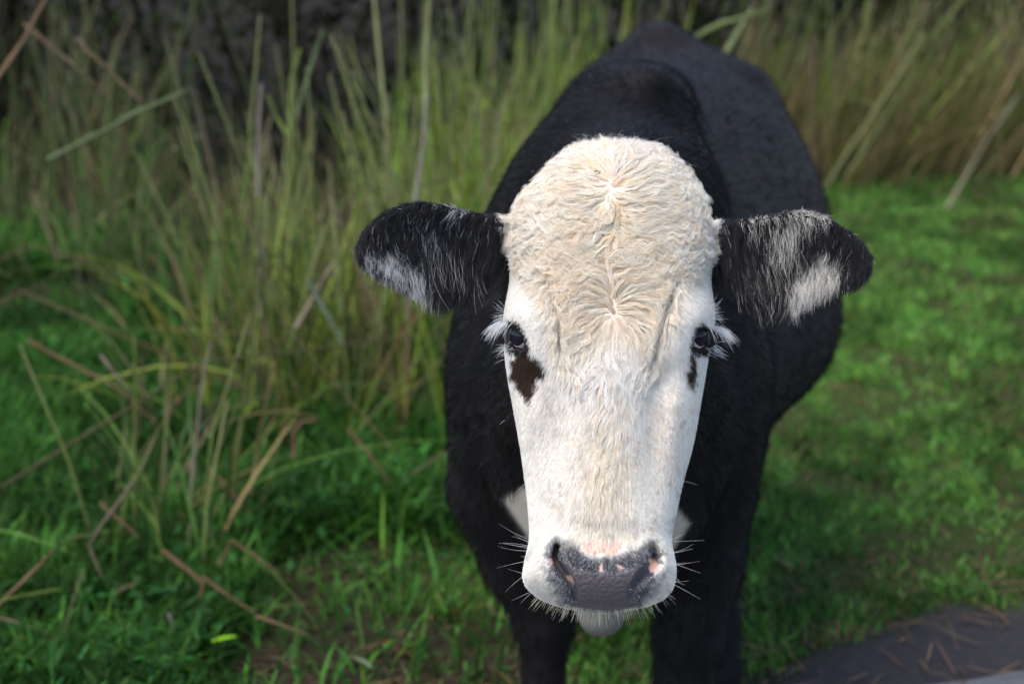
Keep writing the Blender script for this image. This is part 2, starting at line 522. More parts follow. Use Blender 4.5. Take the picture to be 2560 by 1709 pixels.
def project(fun, p, it=3, maxstep=0.006):
    p = p.copy()
    for _ in range(it):
        f = fun(p); g = grad(fun, p)
        st = f / np.maximum((g * g).sum(1), 0.15)
        mv = st[:, None] * g
        L = np.linalg.norm(mv, axis=1)
        mv *= np.minimum(1, maxstep / np.maximum(L, 1e-9))[:, None]
        p -= mv
    return p

def surface_nets(fun, lo, hi, h):
    n = (np.ceil((np.asarray(hi) - lo) / h / 8).astype(int)) * 8
    A = np.zeros(n, bool)
    def blocks(B, idx, sgn):
        for (i, j, k), s in zip(idx, sgn): A[i:i + B, j:j + B, k:k + B] = s
    B = 8
    bi = np.stack(np.meshgrid(*[np.arange(0, m, B) for m in n], indexing='ij'), -1).reshape(-1, 3)
    f = fun(lo + (bi + (B - 1) / 2) * h)
    near = np.abs(f) < 0.11
    blocks(B, bi[~near][f[~near] < 0], f[~near][f[~near] < 0] < 0)
    B = 4
    off = np.stack(np.meshgrid([0, 4], [0, 4], [0, 4], indexing='ij'), -1).reshape(-1, 3)
    bi = (bi[near][:, None] + off[None]).reshape(-1, 3)
    f = fun(lo + (bi + (B - 1) / 2) * h)
    near = np.abs(f) < 0.042
    blocks(B, bi[~near][f[~near] < 0], f[~near][f[~near] < 0] < 0)
    off = np.stack(np.meshgrid(*[np.arange(4)] * 3, indexing='ij'), -1).reshape(-1, 3)
    si = (bi[near][:, None] + off[None]).reshape(-1, 3)
    for c in range(0, len(si), 400000):
        s = si[c:c + 400000]
        A[s[:, 0], s[:, 1], s[:, 2]] = fun(lo + s * h) < 0
    quads = []
    for ax in range(3):
        u, v = (ax + 1) % 3, (ax + 2) % 3
        sl0 = [slice(1, -1)] * 3; sl1 = [slice(1, -1)] * 3
        sl0[ax] = slice(0, -1); sl1[ax] = slice(1, None)
        a, bb = A[tuple(sl0)], A[tuple(sl1)]
        e = np.argwhere(a != bb)
        off = np.ones(3, int); off[ax] = 0
        e = e + off
        inside = A[e[:, 0], e[:, 1], e[:, 2]]
        du = np.zeros(3, int); du[u] = 1; dv = np.zeros(3, int); dv[v] = 1
        q = np.stack([e - du - dv, e - dv, e, e - du], 1)
        q[~inside] = q[~inside][:, ::-1]
        quads.append(q)
    Q = np.concatenate(quads)
    lin = (Q[..., 0] * n[1] + Q[..., 1]) * n[2] + Q[..., 2]
    uq, inv = np.unique(lin.ravel(), return_inverse=True)
    cells = np.stack(np.unravel_index(uq, n), -1)
    return lo + (cells + 0.5) * h, inv.reshape(-1, 4)

HSTEP = 0.0065
cv, cf = surface_nets(f_cow, np.array([-0.36, -0.96, 1.90]), np.array([0.80, 0.84, 4.45]), HSTEP)
cv = project(f_cow, cv, 3)
# finer mesh over the face, muzzle, eyes and ears
bm = bmesh.new()
tmp = np_mesh("tmp", cv, [cf])
bm.from_mesh(tmp); bpy.data.meshes.remove(tmp)
fc = cv[cf].mean(1)
fU, fV, fW = to_uvw(fc)
skull = np.abs(f_skull(fU, fV, fW, False)) < 70
sel = np.where(skull & (fW > -190) & (fV > 300) & (fV < 1600))[0]
bm.faces.ensure_lookup_table()
edges = list({e for i in sel for e in bm.faces[i].edges})
bmesh.ops.subdivide_edges(bm, edges=edges, cuts=3, use_grid_fill=True)
cow_me = bpy.data.meshes.new("cow")
bm.to_mesh(cow_me); bm.free()
nv = len(cow_me.vertices)
cv = np.empty(nv * 3, np.float32); cow_me.vertices.foreach_get("co", cv); cv = cv.reshape(-1, 3).astype(float)
m = near_head(cv)
cv[m] = project(f_cow, cv[m], 3, 0.003)

# --------------------------- coat colours
WHITE = np.array([0.82, 0.80, 0.76]); CREAM = np.array([0.82, 0.74, 0.62]); BLACK = np.array([0.0060, 0.0050, 0.0050])
BROWN = np.array([0.046, 0.027, 0.018]); PINK = np.array([0.66, 0.42, 0.33]); GREY = np.array([0.075, 0.072, 0.082]); PADC = np.array([0.076, 0.061, 0.064])
PATCH_L = [(1276, 893), (1297, 887), (1302, 872), (1312, 866), (1322, 871), (1334, 889), (1361, 906), (1371, 922), (1361, 946), (1346, 944), (1342, 979), (1326, 1010), (1308, 989), (1295, 971), (1277, 940)]
PATCH_R = [(1729, 880), (1722, 918), (1711, 932), (1718, 953), (1730, 967), (1740, 949), (1744, 932), (1738, 914), (1738, 888)]
MUZZ = [(1366, 1405), (1376, 1368), (1398, 1352), (1430, 1362), (1470, 1372), (1480, 1386), (1540, 1388), (1600, 1370), (1628, 1362), (1652, 1386), (1650, 1430), (1632, 1480), (1614, 1503), (1582, 1522), (1524, 1530), (1446, 1524), (1404, 1508), (1384, 1470), (1372, 1435)]
PINKS = [[(1458, 1350), (1550, 1350), (1556, 1368), (1535, 1386), (1500, 1384), (1490, 1389), (1466, 1385), (1450, 1376)],
         [(1501, 1405), (1506, 1405), (1511, 1428), (1497, 1428)], [(1544, 1412), (1556, 1410), (1560, 1420), (1548, 1428)],
         [(1371, 1394), (1380, 1391), (1380, 1408), (1373, 1415)], [(1620, 1396), (1634, 1394), (1648, 1416), (1642, 1430), (1626, 1428)],
         [(1388, 1355), (1396, 1356), (1394, 1364), (1387, 1363)], [(1420, 1440), (1426, 1438), (1436, 1458), (1434, 1463)]]
DARKLID_L = [(1256, 803), (1276, 798), (1300, 815), (1314, 845), (1322, 872), (1306, 882), (1288, 878), (1268, 868), (1262, 850), (1240, 850), (1240, 812)]
DARKLID_R = [(1758, 810), (1748, 812), (1736, 838), (1728, 868), (1732, 884), (1748, 880), (1764, 880), (1784, 868), (1800, 862), (1810, 845), (1786, 826)]
FORE = [(1225, 650), (1325, 725), (1362, 820), (1386, 940), (1425, 960), (1462, 880), (1530, 845), (1590, 880), (1622, 960), (1660, 935), (1688, 830), (1728, 725), (1825, 650), (1830, 250), (1220, 250)]
BRISKET = [(1252, 1246), (1330, 1358), (1400, 1460), (1446, 1560), (1470, 1640), (1560, 1640), (1590, 1540), (1640, 1440), (1700, 1350), (1728, 1308), (1640, 1200), (1330, 1200)]

def is_ear(U, V, W):
    return ((poly_sd(U, V, EAR_L) < 8) & (U < 1266)) | ((poly_sd(U, V, EAR_R) < 8) & (U > 1792))

def coat(p, jitter=0.0):
    U, V, W = to_uvw(p)
    if jitter:
        U = U + rng.normal(0, jitter, len(U)); V = V + rng.normal(0, jitter, len(V))
    nz = (fbm2(U / 9, V / 9, 4, 2) - 0.5)
    c = np.tile(BLACK, (len(p), 1))
    brn = fbm2(p[:, 0] * 5, p[:, 2] * 5, 9, 3)[:, None]
    c = c + np.array([0.007, 0.004, 0.003]) * np.clip(brn - 0.45, 0, 1) * 2
    sk = f_skull(U, V, W, False)
    wl = np.interp(V, [300, 420, 640, 760, 900, 1100, 1540], [-205, -185, -175, -165, -230, -330, -400])
    ww = sstep(-12, 12, W - wl - 30 * nz) * sstep(60, 45, sk) * (~is_ear(U, V, W)) * (V < 1575) * (V > 300)
    tan = 0.55 * g2(U, V, 1525, 520, 210, 190) + 0.9 * g2(U, V, 1520, 740, 150, 140) + 0.75 * g2(U, V, 1515, 1210, 75, 160) + 0.25
    tan = tan * (0.35 + 0.65 * np.maximum(sstep(14, -14, poly_sd(U, V, FORE)), sstep(940, 1000, V)))
    tan = np.clip(tan * (0.6 + 0.9 * fbm2(U / 30, V / 30, 6, 3)), 0, 1)[:, None]
    face = WHITE * (1 - tan) + CREAM * tan
    stain = 0.16 * sstep(0.56, 0.74, fbm2(U / 15, V / 30, 91, 3)) * sstep(900, 980, V) + 0.10 * g2(U, V, 1655, 1090, 40, 130) + 0.30 * sstep(0.70, 0.78, noise2(U / 5, V / 8, 95)) * sstep(0.6, 0.75, noise2(U / 40, V / 40, 97)) * sstep(880, 960, V)
    face = face * (1 - stain[:, None] * np.array([0.85, 0.95, 1.0]))
    def over(c, poly, colr, soft, amp, off=0):
        w = sstep(soft, -soft, poly_sd(U, V, poly) + amp * nz * 2 + off)[:, None]
        return c * (1 - w) + np.asarray(colr) * w
    front = (W > -170)[:, None]
    g = face
    g = over(g, PATCH_L, BROWN, 5, 10); g = over(g, PATCH_R, BROWN, 5, 8)
    g = over(g, DARKLID_L, np.array([0.02, 0.015, 0.015]), 4, 4, -4); g = over(g, DARKLID_R, np.array([0.02, 0.015, 0.015]), 4, 4, -4)
    g = over(g, MUZZ, GREY, 20, 16)
    g = over(g, PAD, PADC, 3, 2)
    for pk in PINKS: g = over(g, pk, PINK, 3, 5)
    for wh in ((1526, 458), (1536, 790)):
        w = 0.55 * g2(U, V, wh[0], wh[1], 10, 12)[:, None]
        g = g * (1 - w) + np.array([0.66, 0.42, 0.33]) * w
    for nl in (NOSTRIL_L, NOSTRIL_R):
        dd, tt = line_dist(U, V, nl)
        w = (sstep(14, 5, dd) * (1 - 0.7 * tt) * (0 if nl is NOSTRIL_R else 1))[:, None]
        g = g * (1 - w) + np.array([0.010, 0.008, 0.008]) * w
    g = np.where(front, g, face)
    ww = ww[:, None]
    c = c * (1 - ww) + g * ww
    bw = (sstep(6, -10, poly_sd(U, V, BRISKET)) * sstep(2.44, 2.47, p[:, 2]) * sstep(2.68, 2.63, p[:, 2]))[:, None]
    c = c * (1 - bw) + (np.array([0.36, 0.31, 0.25]) - np.array([0.24, 0.20, 0.155]) * sstep(1380, 1480, V)[:, None]) * bw  # pale brisket patch; shade on its lower lobe is put into the colour
    return c, ww[:, 0]

ccol, cww = coat(cv)
U, V, W = to_uvw(cv)
pad_mask = sstep(4, -4, poly_sd(U, V, PAD)) * (W > -120) * cww
cow_me.vertices.foreach_set("co", cam2world(cv).astype(np.float32).ravel())
cow_me.polygons.foreach_set("use_smooth", np.ones(len(cow_me.polygons), bool))
set_col(cow_me, ccol); set_float(cow_me, pad_mask, "pad"); set_float(cow_me, 1 - cww, "dark")
cow_me.update()

hm, nt, b, out = new_mat("cow_hide")
at = nt.nodes.new("ShaderNodeAttribute"); at.attribute_name = "Col"
ap = nt.nodes.new("ShaderNodeAttribute"); ap.attribute_name = "pad"
ad = nt.nodes.new("ShaderNodeAttribute"); ad.attribute_name = "dark"
tc = nt.nodes.new("ShaderNodeTexCoord")
nt.links.new(at.outputs["Color"], b.inputs["Base Color"])
v1 = nt.nodes.new("ShaderNodeTexVoronoi"); v1.inputs["Scale"].default_value = 190; v1.feature = 'F1'
nt.links.new(tc.outputs["Object"], v1.inputs["Vector"])
n1 = nt.nodes.new("ShaderNodeTexNoise"); n1.inputs["Scale"].default_value = 120; n1.inputs["Detail"].default_value = 5
nt.links.new(tc.outputs["Object"], n1.inputs["Vector"])
inv = nt.nodes.new("ShaderNodeMath"); inv.operation = 'SUBTRACT'; inv.inputs[0].default_value = 1.0
nt.links.new(v1.outputs["Distance"], inv.inputs[1])
mh = nt.nodes.new("ShaderNodeMix"); mh.data_type = 'FLOAT'
nt.links.new(ap.outputs["Fac"], mh.inputs[0]); nt.links.new(n1.outputs[0], mh.inputs[2]); nt.links.new(inv.outputs[0], mh.inputs[3])
bp = nt.nodes.new("ShaderNodeBump"); bp.inputs["Strength"].default_value = 0.55; bp.inputs["Distance"].default_value = 0.0022
nt.links.new(mh.outputs[0], bp.inputs["Height"]); nt.links.new(bp.outputs[0], b.inputs["Normal"])
mr = nt.nodes.new("ShaderNodeMapRange"); mr.inputs[3].default_value = 0.7; mr.inputs[4].default_value = 0.34
nt.links.new(ap.outputs["Fac"], mr.inputs[0]); nt.links.new(mr.outputs[0], b.inputs["Roughness"])
b.inputs["Specular IOR Level"].default_value = 0.12
ms_ = nt.nodes.new('ShaderNodeMapRange'); ms_.inputs[3].default_value = 0.12; ms_.inputs[4].default_value = 0.5
nt.links.new(ap.outputs['Fac'], ms_.inputs[0]); nt.links.new(ms_.outputs[0], b.inputs['Specular IOR Level'])
sh = nt.nodes.new("ShaderNodeMath"); sh.operation = "MULTIPLY"; sh.inputs[1].default_value = 0.035
nt.links.new(ad.outputs["Fac"], sh.inputs[0]); nt.links.new(sh.outputs[0], b.inputs["Sheen Weight"])
b.inputs["Sheen Roughness"].default_value = 0.35
b.inputs["Sheen Tint"].default_value = (0.80, 0.78, 0.85, 1)
cow_c = cam2world(pt(1600, 800, 3.2))
cow = link("cow", cow_me, hm)
tag(cow, "black cow with a white face facing the camera on the grass verge", "cow")

#@EYES
def uv_cap(center, axis, radius, ang0, ang1, nu=32, nv=14):
    axis = np.asarray(axis) / np.linalg.norm(axis)
    t = np.cross(axis, [0.3, 1, 0.2]); t /= np.linalg.norm(t); s = np.cross(axis, t)
    th = np.linspace(ang0, ang1, nv); ph = np.linspace(0, 2 * np.pi, nu, endpoint=False)
    TH, PH = np.meshgrid(th, ph, indexing='ij')
    v = center + radius * (np.cos(TH)[..., None] * axis + np.sin(TH)[..., None] * (np.cos(PH)[..., None] * t + np.sin(PH)[..., None] * s))
    i = np.arange(nv - 1)[:, None] * nu; j = np.arange(nu)[None, :]; j2 = (j + 1) % nu
    f = np.stack([i + j, i + nu + j, i + nu + j2, i + j2], -1).reshape(-1, 4)
    return v.reshape(-1, 3), f

sm, nt, b, out = new_mat("eye_white")
b.inputs["Base Color"].default_value = (0.62, 0.44, 0.46, 1); b.inputs["Roughness"].default_value = 0.12
im, nt, b, out = new_mat("eye_iris")
b.inputs["Base Color"].default_value = (0.006, 0.006, 0.010, 1); b.inputs["Roughness"].default_value = 0.04
b.inputs["Specular IOR Level"].default_value = 0.22
for c, nrm, look in ((EYE_L, EYE_LN, (-0.58, -0.04, 0.66)), (EYE_R, EYE_RN, (0.58, -0.02, 0.66))):
    q = from_uvw(*c)
    R = EYE_R_PX * S
    ax = np.array([look[0], -look[1], -look[2]])
    axw = cam2world(q + ax * 0.01) - cam2world(q)
    v, f = uv_cap(cam2world(q), axw, R, 0.001, math.pi - 0.001)
    eo = link("eye", np_mesh("eye", v, [f]), sm, cow)
    v, f = uv_cap(cam2world(q), axw, R * 1.012, 0.001, math.radians(51))
    link("iris", np_mesh("iris", v, [f]), im, eo)

#@HAIR
# ------------------------------------------------------------------ hair
def hair_object(name, P, radius, col, mat, parent):
    "P (n,k,3) camera-frame points, radius (n,k) or scalar pair, col (n,k,3)"
    n, k, _ = P.shape
    hc = bpy.data.hair_curves.new(name)
    hc.add_curves([k] * n)
    hc.attributes["position"].data.foreach_set("vector", cam2world(P.reshape(-1, 3)).astype(np.float32).ravel())
    ra = hc.attributes.get("radius") or hc.attributes.new("radius", 'FLOAT', 'POINT')
    ra.data.foreach_set("value", np.ascontiguousarray(radius, np.float32).ravel())
    ca = hc.attributes.new("hcol", 'FLOAT_COLOR', 'POINT')
    c4 = np.ones((n * k, 4), np.float32); c4[:, :3] = col.reshape(-1, 3)
    ca.data.foreach_set("color", c4.ravel())
    hc.materials.append(mat)
    o = bpy.data.objects.new(name, hc)
    COL.objects.link(o)
    o.parent = parent
    return o

# triangles of the hide for scattering roots
cow_me.calc_loop_triangles()
TRI = np.empty(len(cow_me.loop_triangles) * 3, np.int32); cow_me.loop_triangles.foreach_get("vertices", TRI); TRI = TRI.reshape(-1, 3)
TA = 0.5 * np.linalg.norm(np.cross(cv[TRI[:, 1]] - cv[TRI[:, 0]], cv[TRI[:, 2]] - cv[TRI[:, 0]]), axis=1)
TC = cv[TRI].mean(1)
TU, TV, TW = to_uvw(TC)
TN = np.cross(cv[TRI[:, 1]] - cv[TRI[:, 0]], cv[TRI[:, 2]] - cv[TRI[:, 0]]); TN /= np.maximum(np.linalg.norm(TN, axis=1), 1e-12)[:, None]

def scatter(weight, n):
    w = TA * weight; w = w / w.sum()
    t = rng.choice(len(w), n, p=w)
    a = rng.random((n, 2)); fl = a.sum(1) > 1; a[fl] = 1 - a[fl]
    p = cv[TRI[t]]
    return p[:, 0] + (p[:, 1] - p[:, 0]) * a[:, :1] + (p[:, 2] - p[:, 0]) * a[:, 1:]

def nearest(A, B):
    "index of the nearest B for each A (grid hash in space, then exact among candidates)"
    from mathutils.kdtree import KDTree
    kd = KDTree(len(B))
    for i, q in enumerate(B): kd.insert(q, i)
    kd.balance()
    return np.array([kd.find(q)[1] for q in A])

def grow(fun, roots, field, L, lift0, lift1, nseg, minh=0.0004, wave=None, hang=0.0):
    "guide hairs stepping over the surface; field(p, root, s) gives camera-frame directions"
    P = [roots]; p = roots.copy()
    n = len(roots)
    for k in range(nseg):
        s = k / nseg
        g = grad(fun, p); g /= np.maximum(np.linalg.norm(g, axis=1), 1e-9)[:, None]
        t = field(p, roots, s, g)
        raw = t / np.maximum(np.linalg.norm(t, axis=1), 1e-9)[:, None]
        t = t - (1 - hang * min(1.0, 2.5 * s)) * (t * g).sum(1)[:, None] * g
        t /= np.maximum(np.linalg.norm(t, axis=1), 1e-9)[:, None]
        if wave is not None:
            side = np.cross(g, t)
            a, lam, ph = wave
            t = t + side * (a * np.sin(2 * np.pi * s * L / lam + ph))[:, None]
            t /= np.linalg.norm(t, axis=1)[:, None]
        la = lift0 + (lift1 - lift0) * s
        d = t * np.cos(la)[:, None] + g * np.sin(la)[:, None]
        p = p + d * (L / nseg)[:, None]
        f = fun(p)
        low = np.maximum(minh + 0.0012 * s - f, 0)
        p = p + g * low[:, None]
        P.append(p)
    return np.stack(P, 1)

def clump(G, groots, roots, idx, k, power, flare, jit):
    "children follow their guide and gather towards its tip"
    n = G.shape[1]; t = np.linspace(0, 1, n)[None, :, None]
    off = (roots - groots[idx])[:, None, :]
    sc = rng.uniform(0.78, 1.12, len(roots))[:, None, None]
    base = groots[idx][:, None, :] + (G[idx] - groots[idx][:, None, :]) * sc
    P = base + off * (1 - k[idx][:, None, None] * t ** power)
    jv = rng.normal(0, 1, (len(roots), 1, 3)) * jit[idx][:, None, None]
    return P + jv * t ** 1.3 + rng.normal(0, 1, (len(roots), n, 3)) * flare[idx][:, None, None] * t

WH1, WH2 = np.array([1526, 458]), np.array([1536, 790])

def face_dir(U, V):
    e = np.zeros((len(U), 2))
    for c, q, pw in ((WH1, 1.0, 1.45), (WH2, 1.0, 1.45)):
        dx, dy = U - c[0], V - c[1]; r = np.hypot(dx, dy) + 6
        e[:, 0] += q * dx / r ** pw; e[:, 1] += q * dy / r ** pw
    e[:, 0] += 0.075 * (fbm2(U / 42, V / 42, 71, 2) - 0.5); e[:, 1] += 0.05 * (fbm2(U / 42, V / 42, 75, 2) - 0.5)
    dn = sstep(860, 1050, V)
    cxl = np.interp(V, [900, 1540], [1520, 1505])
    e[:, 0] += dn * np.clip((U - cxl) / 160, -1, 1) * 0.045
    e[:, 1] += dn * 0.07
    # combed down along the brow rolls
    for cl, sg in ((CREASE_L, -1), (CREASE_R, 1)):
        dd, tt = line_dist(U, V, cl)
        w = np.exp(-(dd / 32) ** 2) * sstep(680, 740, V)
        e[:, 1] += 0.34 * w; e[:, 0] -= sg * 0.12 * w * sstep(820, 900, V)
    mz = sstep(1340, 1400, V)
    dx, dy = U - 1505, V - 1400
    r = np.hypot(dx, dy) + 20
    e[:, 0] += mz * 0.10 * dx / r; e[:, 1] += mz * 0.10 * dy / r
    return e / (np.linalg.norm(e, axis=1) + 1e-9)[:, None]

def face_len(U, V, W):
    "hair length in photo pixels"
    fore = sstep(15, -85, poly_sd(U, V, FORE)) * sstep(960, 820, V + 0.0 * U)
    roll = np.maximum(np.exp(-((line_dist(U, V, CREASE_L)[0]) / 34) ** 2), np.exp(-((line_dist(U, V, CREASE_R)[0]) / 34) ** 2))
    L = 15 + 54 * fore + 24 * roll * (1 - fore) + 26 * g2(U, V, 1526, 900, 85, 110) * (1 - fore)
    L += 26 * g2(U, V, 1515, 1190, 58, 170) + 12 * g2(U, V, 1525, 980, 90, 110)
    for cu in (1326, 1722):
        L = L * (1 - 0.68 * g2(U, V, cu, 825, 36, 75))
    for c in (WH1, WH2):
        L *= 0.7 + 0.3 * sstep(0, 60, np.hypot(U - c[0], V - c[1]))
    L *= 1 - 0.55 * sstep(25, -5, poly_sd(U, V, MUZZ))
    L *= 1 - 0.22 * sstep(440, 370, V)
    L *= (1 - 0.75 * g2(U, V, 1258, 535, 26, 50)) * (1 - 0.75 * g2(U, V, 1796, 540, 26, 50))
    return L

sk = np.abs(f_skull(TU, TV, TW, False)) < 45
earT = is_ear(TU, TV, TW)
in_open = (poly_sd(TU, TV, EYE_L_OPEN) < 2) & (TU > 1230) | (poly_sd(TU, TV, EYE_R_OPEN) < 2) & (TU < 1820)
wl = np.interp(TV, [300, 420, 640, 760, 900, 1100, 1540], [-205, -185, -175, -165, -230, -330, -400])
padT = poly_sd(TU, TV, PAD) < 1
pinkT = np.zeros(len(TU), bool)
for pk in PINKS: pinkT |= poly_sd(TU, TV, pk) < 7
nosT = (line_dist(TU, TV, NOSTRIL_L)[0] < 9) | (line_dist(TU, TV, NOSTRIL_R)[0] < 9)
earT2 = ((poly_sd(TU, TV, EAR_L) < 34) | (poly_sd(TU, TV, EAR_R) < 34)) & ((TU < 1259) | (TU > 1799) | ((TW < -120) & ((TU < 1280) | (TU > 1776))))
wface = (sk & ~earT & ~earT2 & ~in_open & (TW > wl - 15) & (TV < 1560) & (TV > 300) & ~(padT & (TW > -120)) & ~(nosT & (TV > 1350)) & (TN[:, 2] < 0.35)).astype(float)
wface *= np.where(pinkT & (TW > -100), 0.05, 1.0)
for cl in (CREASE_L, CREASE_R):
    wface *= np.where(line_dist(TU, TV, cl)[0] < 5, 0.25, 1.0)
wface *= np.where((TV > 860) & (TW < -200), 0.35, 1.0)

NG, NC = 15000, 210000
groots = scatter(wface, NG)
gU, gV, gW = to_uvw(groots)
gL = face_len(gU, gV, gW) * S * rng.uniform(0.8, 1.2, NG)
longf = sstep(24, 72, gL / S)
ph = 8 * fbm2(gU / 80, gV / 80, 11, 2) * np.pi + rng.normal(0, 0.45, NG)
lam = rng.uniform(0.023, 0.034, NG)
wamp = longf * (0.55 + 1.2 * sstep(0.35, 0.7, fbm2(gU / 60, gV / 60, 21, 2)))
wamp *= 0.35 + 0.65 * sstep(30, 110, np.minimum(np.hypot(gU - WH1[0], gV - WH1[1]), np.hypot(gU - WH2[0], gV - WH2[1])))

def face_field(p, roots, s, g):
    U, V, W = to_uvw(p)
    e = face_dir(U, V)
    d = np.stack([e[:, 0], -e[:, 1], np.zeros(len(e))], 1)
    # over the rounded sides hair runs back a little
    d[:, 2] += 0.5 * sstep(-60, -170, W)
    return d + rng.normal(0, 0.15, d.shape)

G = grow(f_head, groots, face_field, gL, np.radians((8 + 12 * longf) * (0.25 + 0.75 * sstep(370, 450, gV)) + rng.normal(0, 4, NG)), np.radians(-2 - 12 * longf + rng.normal(0, 4, NG)), 9, wave=(wamp, lam, ph))
croots = scatter(wface, NC)
idx = nearest(croots, groots)
ck = 0.25 + 0.6 * longf * rng.uniform(0.5, 1, NG); fl = np.full(NG, 0.00012) + 0.0001 * longf; jt = 0.0004 + 0.0012 * longf
HP = clump(G, groots, croots, idx, ck, 1.1, fl, jt)
rc, _ = coat(croots, 2.5)
cU, cV, cW = to_uvw(croots)
fl_ = (poly_sd(cU, cV, MUZZ) < 14) & (rng.random(NC) < 0.30) & (rc.max(1) < 0.3)
rc[fl_] = np.array([0.50, 0.49, 0.50]) * rng.uniform(0.4, 1.1, fl_.sum())[:, None]
gtint = (1 + (rng.uniform(-0.14, 0.08, NG)) * (0.25 + 0.75 * longf))[idx][:, None]
warm = np.clip(rng.normal(0.05, 0.6, NG), -1, 1)[idx] * 0.75 + rng.normal(0, 0.25, NC)
rc = np.clip(rc * gtint * rng.uniform(0.92, 1.05, NC)[:, None], 0.004, 0.86)
lum = rc.max(1, keepdims=True) > 0.3
wv = np.clip(warm, 0, 1)[:, None] * lum * (0.35 + 0.65 * longf[idx][:, None])
rc = rc * (1 - wv * np.array([0.06, 0.20, 0.38]))
kk = HP.shape[1]; t = np.linspace(0, 1, kk)[None, :, None]
root_dark = np.where(lum, 1.0, 1.0)[:, None, :]
hcol = rc[:, None, :] * np.where(lum[:, None, :], np.array([0.92, 0.86, 0.79]) * (1 - t) + np.array([1.03, 1.04, 1.06]) * t, 1.0)
rad = (0.00025 * (1 - 0.75 * np.linspace(0, 1, kk) ** 1.5))[None, :] * rng.uniform(0.6, 1.3, NC)[:, None]
fh = hair_object("face_hair", HP, rad, np.clip(hcol, 0, 0.88), M_WHAIR, cow)
fh['label'] = "curly cream-white hair over the forehead and face"

# ---- ears
def ear_weights(poly, side):
    m = (poly_sd(TU, TV, poly) < 12) & (TW > -330) & (TW < 40)
    m &= (TU < 1262) if side < 0 else (TU > 1794)
    return m.astype(float)

EW_L = [([(925, 628), (955, 612), (1000, 618), (1015, 650), (1000, 680), (955, 678), (930, 660)], 0.85), ([(1020, 645), (1050, 650), (1064, 690), (1052, 735), (1025, 735), (1008, 700)], 0.9),
        ([(1030, 535), (1070, 535), (1112, 575), (1095, 610), (1060, 600)], 0.13), ([(1130, 514), (1170, 525), (1170, 532), (1130, 525)], 0.6),
        ([(1160, 670), (1205, 670), (1205, 750), (1160, 750)], 0.08)]
EW_R = [([(1930, 575), (1955, 538), (2010, 518), (2060, 532), (2065, 545), (2005, 556), (1985, 610), (1955, 605)], 0.6), ([(2000, 640), (2060, 620), (2095, 645), (2100, 690), (2055, 725), (1990, 735), (1975, 690)], 0.88),
        ([(1860, 620), (1960, 630), (1975, 740), (1880, 740)], 0.07), ([(1865, 540), (1920, 535), (1920, 550), (1870, 553)], 0.7), ([(1822, 690), (1865, 690), (1865, 780), (1822, 780)], 0.07)]

for poly, side, EW, nm in ((EAR_L, -1, EW_L, "left"), (EAR_R, 1, EW_R, "right")):
    w = ear_weights(poly, side)
    NGe, NCe = 3600, 52000
    gr = scatter(w, NGe); U, V, W = to_uvw(gr)
    inner = sstep(15, -25, poly_sd(U, V, poly))
    Lp = (26 + 58 * inner * sstep(0.95, 0.4, (np.abs(U - 1525) - 255) / 370) + 14 * inner) * rng.uniform(0.75, 1.25, NGe)
    Lp = 0.80 * np.where(V > 670, Lp + 14, Lp) * (1 - 0.6 * sstep(590, 535, V))
    e = np.clip((np.abs(U - 1525) - 255) / 370, 0, 1)
    def ear_field(p, roots, s, g, e=e, side=side, U0=U, V0=V):
        tipw = sstep(0.75, 1.0, e)
        dx = side * (0.42 - 0.95 * e) * (1 - 0.7 * s) + 0.25 * side * tipw
        dy = -1.0 * np.ones_like(dx)
        top = sstep(560, 530, V0)
        dx = dx + side * 0.8 * top
        d = np.stack([dx, dy, -0.05 * np.ones_like(dx)], 1)
        return d + rng.normal(0, 0.16, d.shape)
    G = grow(f_head, gr, ear_field, Lp * S, np.radians(22 + rng.normal(0, 7, NGe)), np.radians(0 + rng.normal(0, 8, NGe)), 8, wave=(0.25 * np.ones(NGe), 0.03 * np.ones(NGe), rng.uniform(0, 6, NGe)), hang=0.6)
    cr_ = scatter(w, NCe); idx = nearest(cr_, gr)
    HP = clump(G, gr, cr_, idx, rng.uniform(0.15, 0.75, NGe), 1.0, np.full(NGe, 0.00022), np.full(NGe, 0.0022))
    U, V, W = to_uvw(cr_)
    pw = np.zeros(NCe)
    for pol, amt in EW: pw = np.maximum(pw, amt * sstep(20, -26, poly_sd(U, V, pol) + rng.normal(0, 9, NCe) + 40 * (fbm2(U / 14, V / 45, 88, 2) - 0.5)))
    wh = rng.random(NCe) < pw
    wh |= rng.random(NCe) < 0.005
    white = np.array([0.60, 0.59, 0.58]) if side < 0 else np.array([0.68, 0.62, 0.54])
    c = np.where(wh[:, None], white * rng.uniform(0.6, 1.1, NCe)[:, None], np.array([0.0095, 0.0085, 0.0098]) * rng.uniform(0.4, 2.2, NCe)[:, None])
    kk = HP.shape[1]
    rad = (0.00016 * (1 - 0.8 * np.linspace(0, 1, kk) ** 1.5))[None, :] * rng.uniform(0.7, 1.3, NCe)[:, None]
    o = hair_object("ear_hair", HP, rad, np.repeat(c[:, None], kk, 1), M_BHAIR, cow)
    o['label'] = "long black and white hair fringing the %s-hand ear" % nm

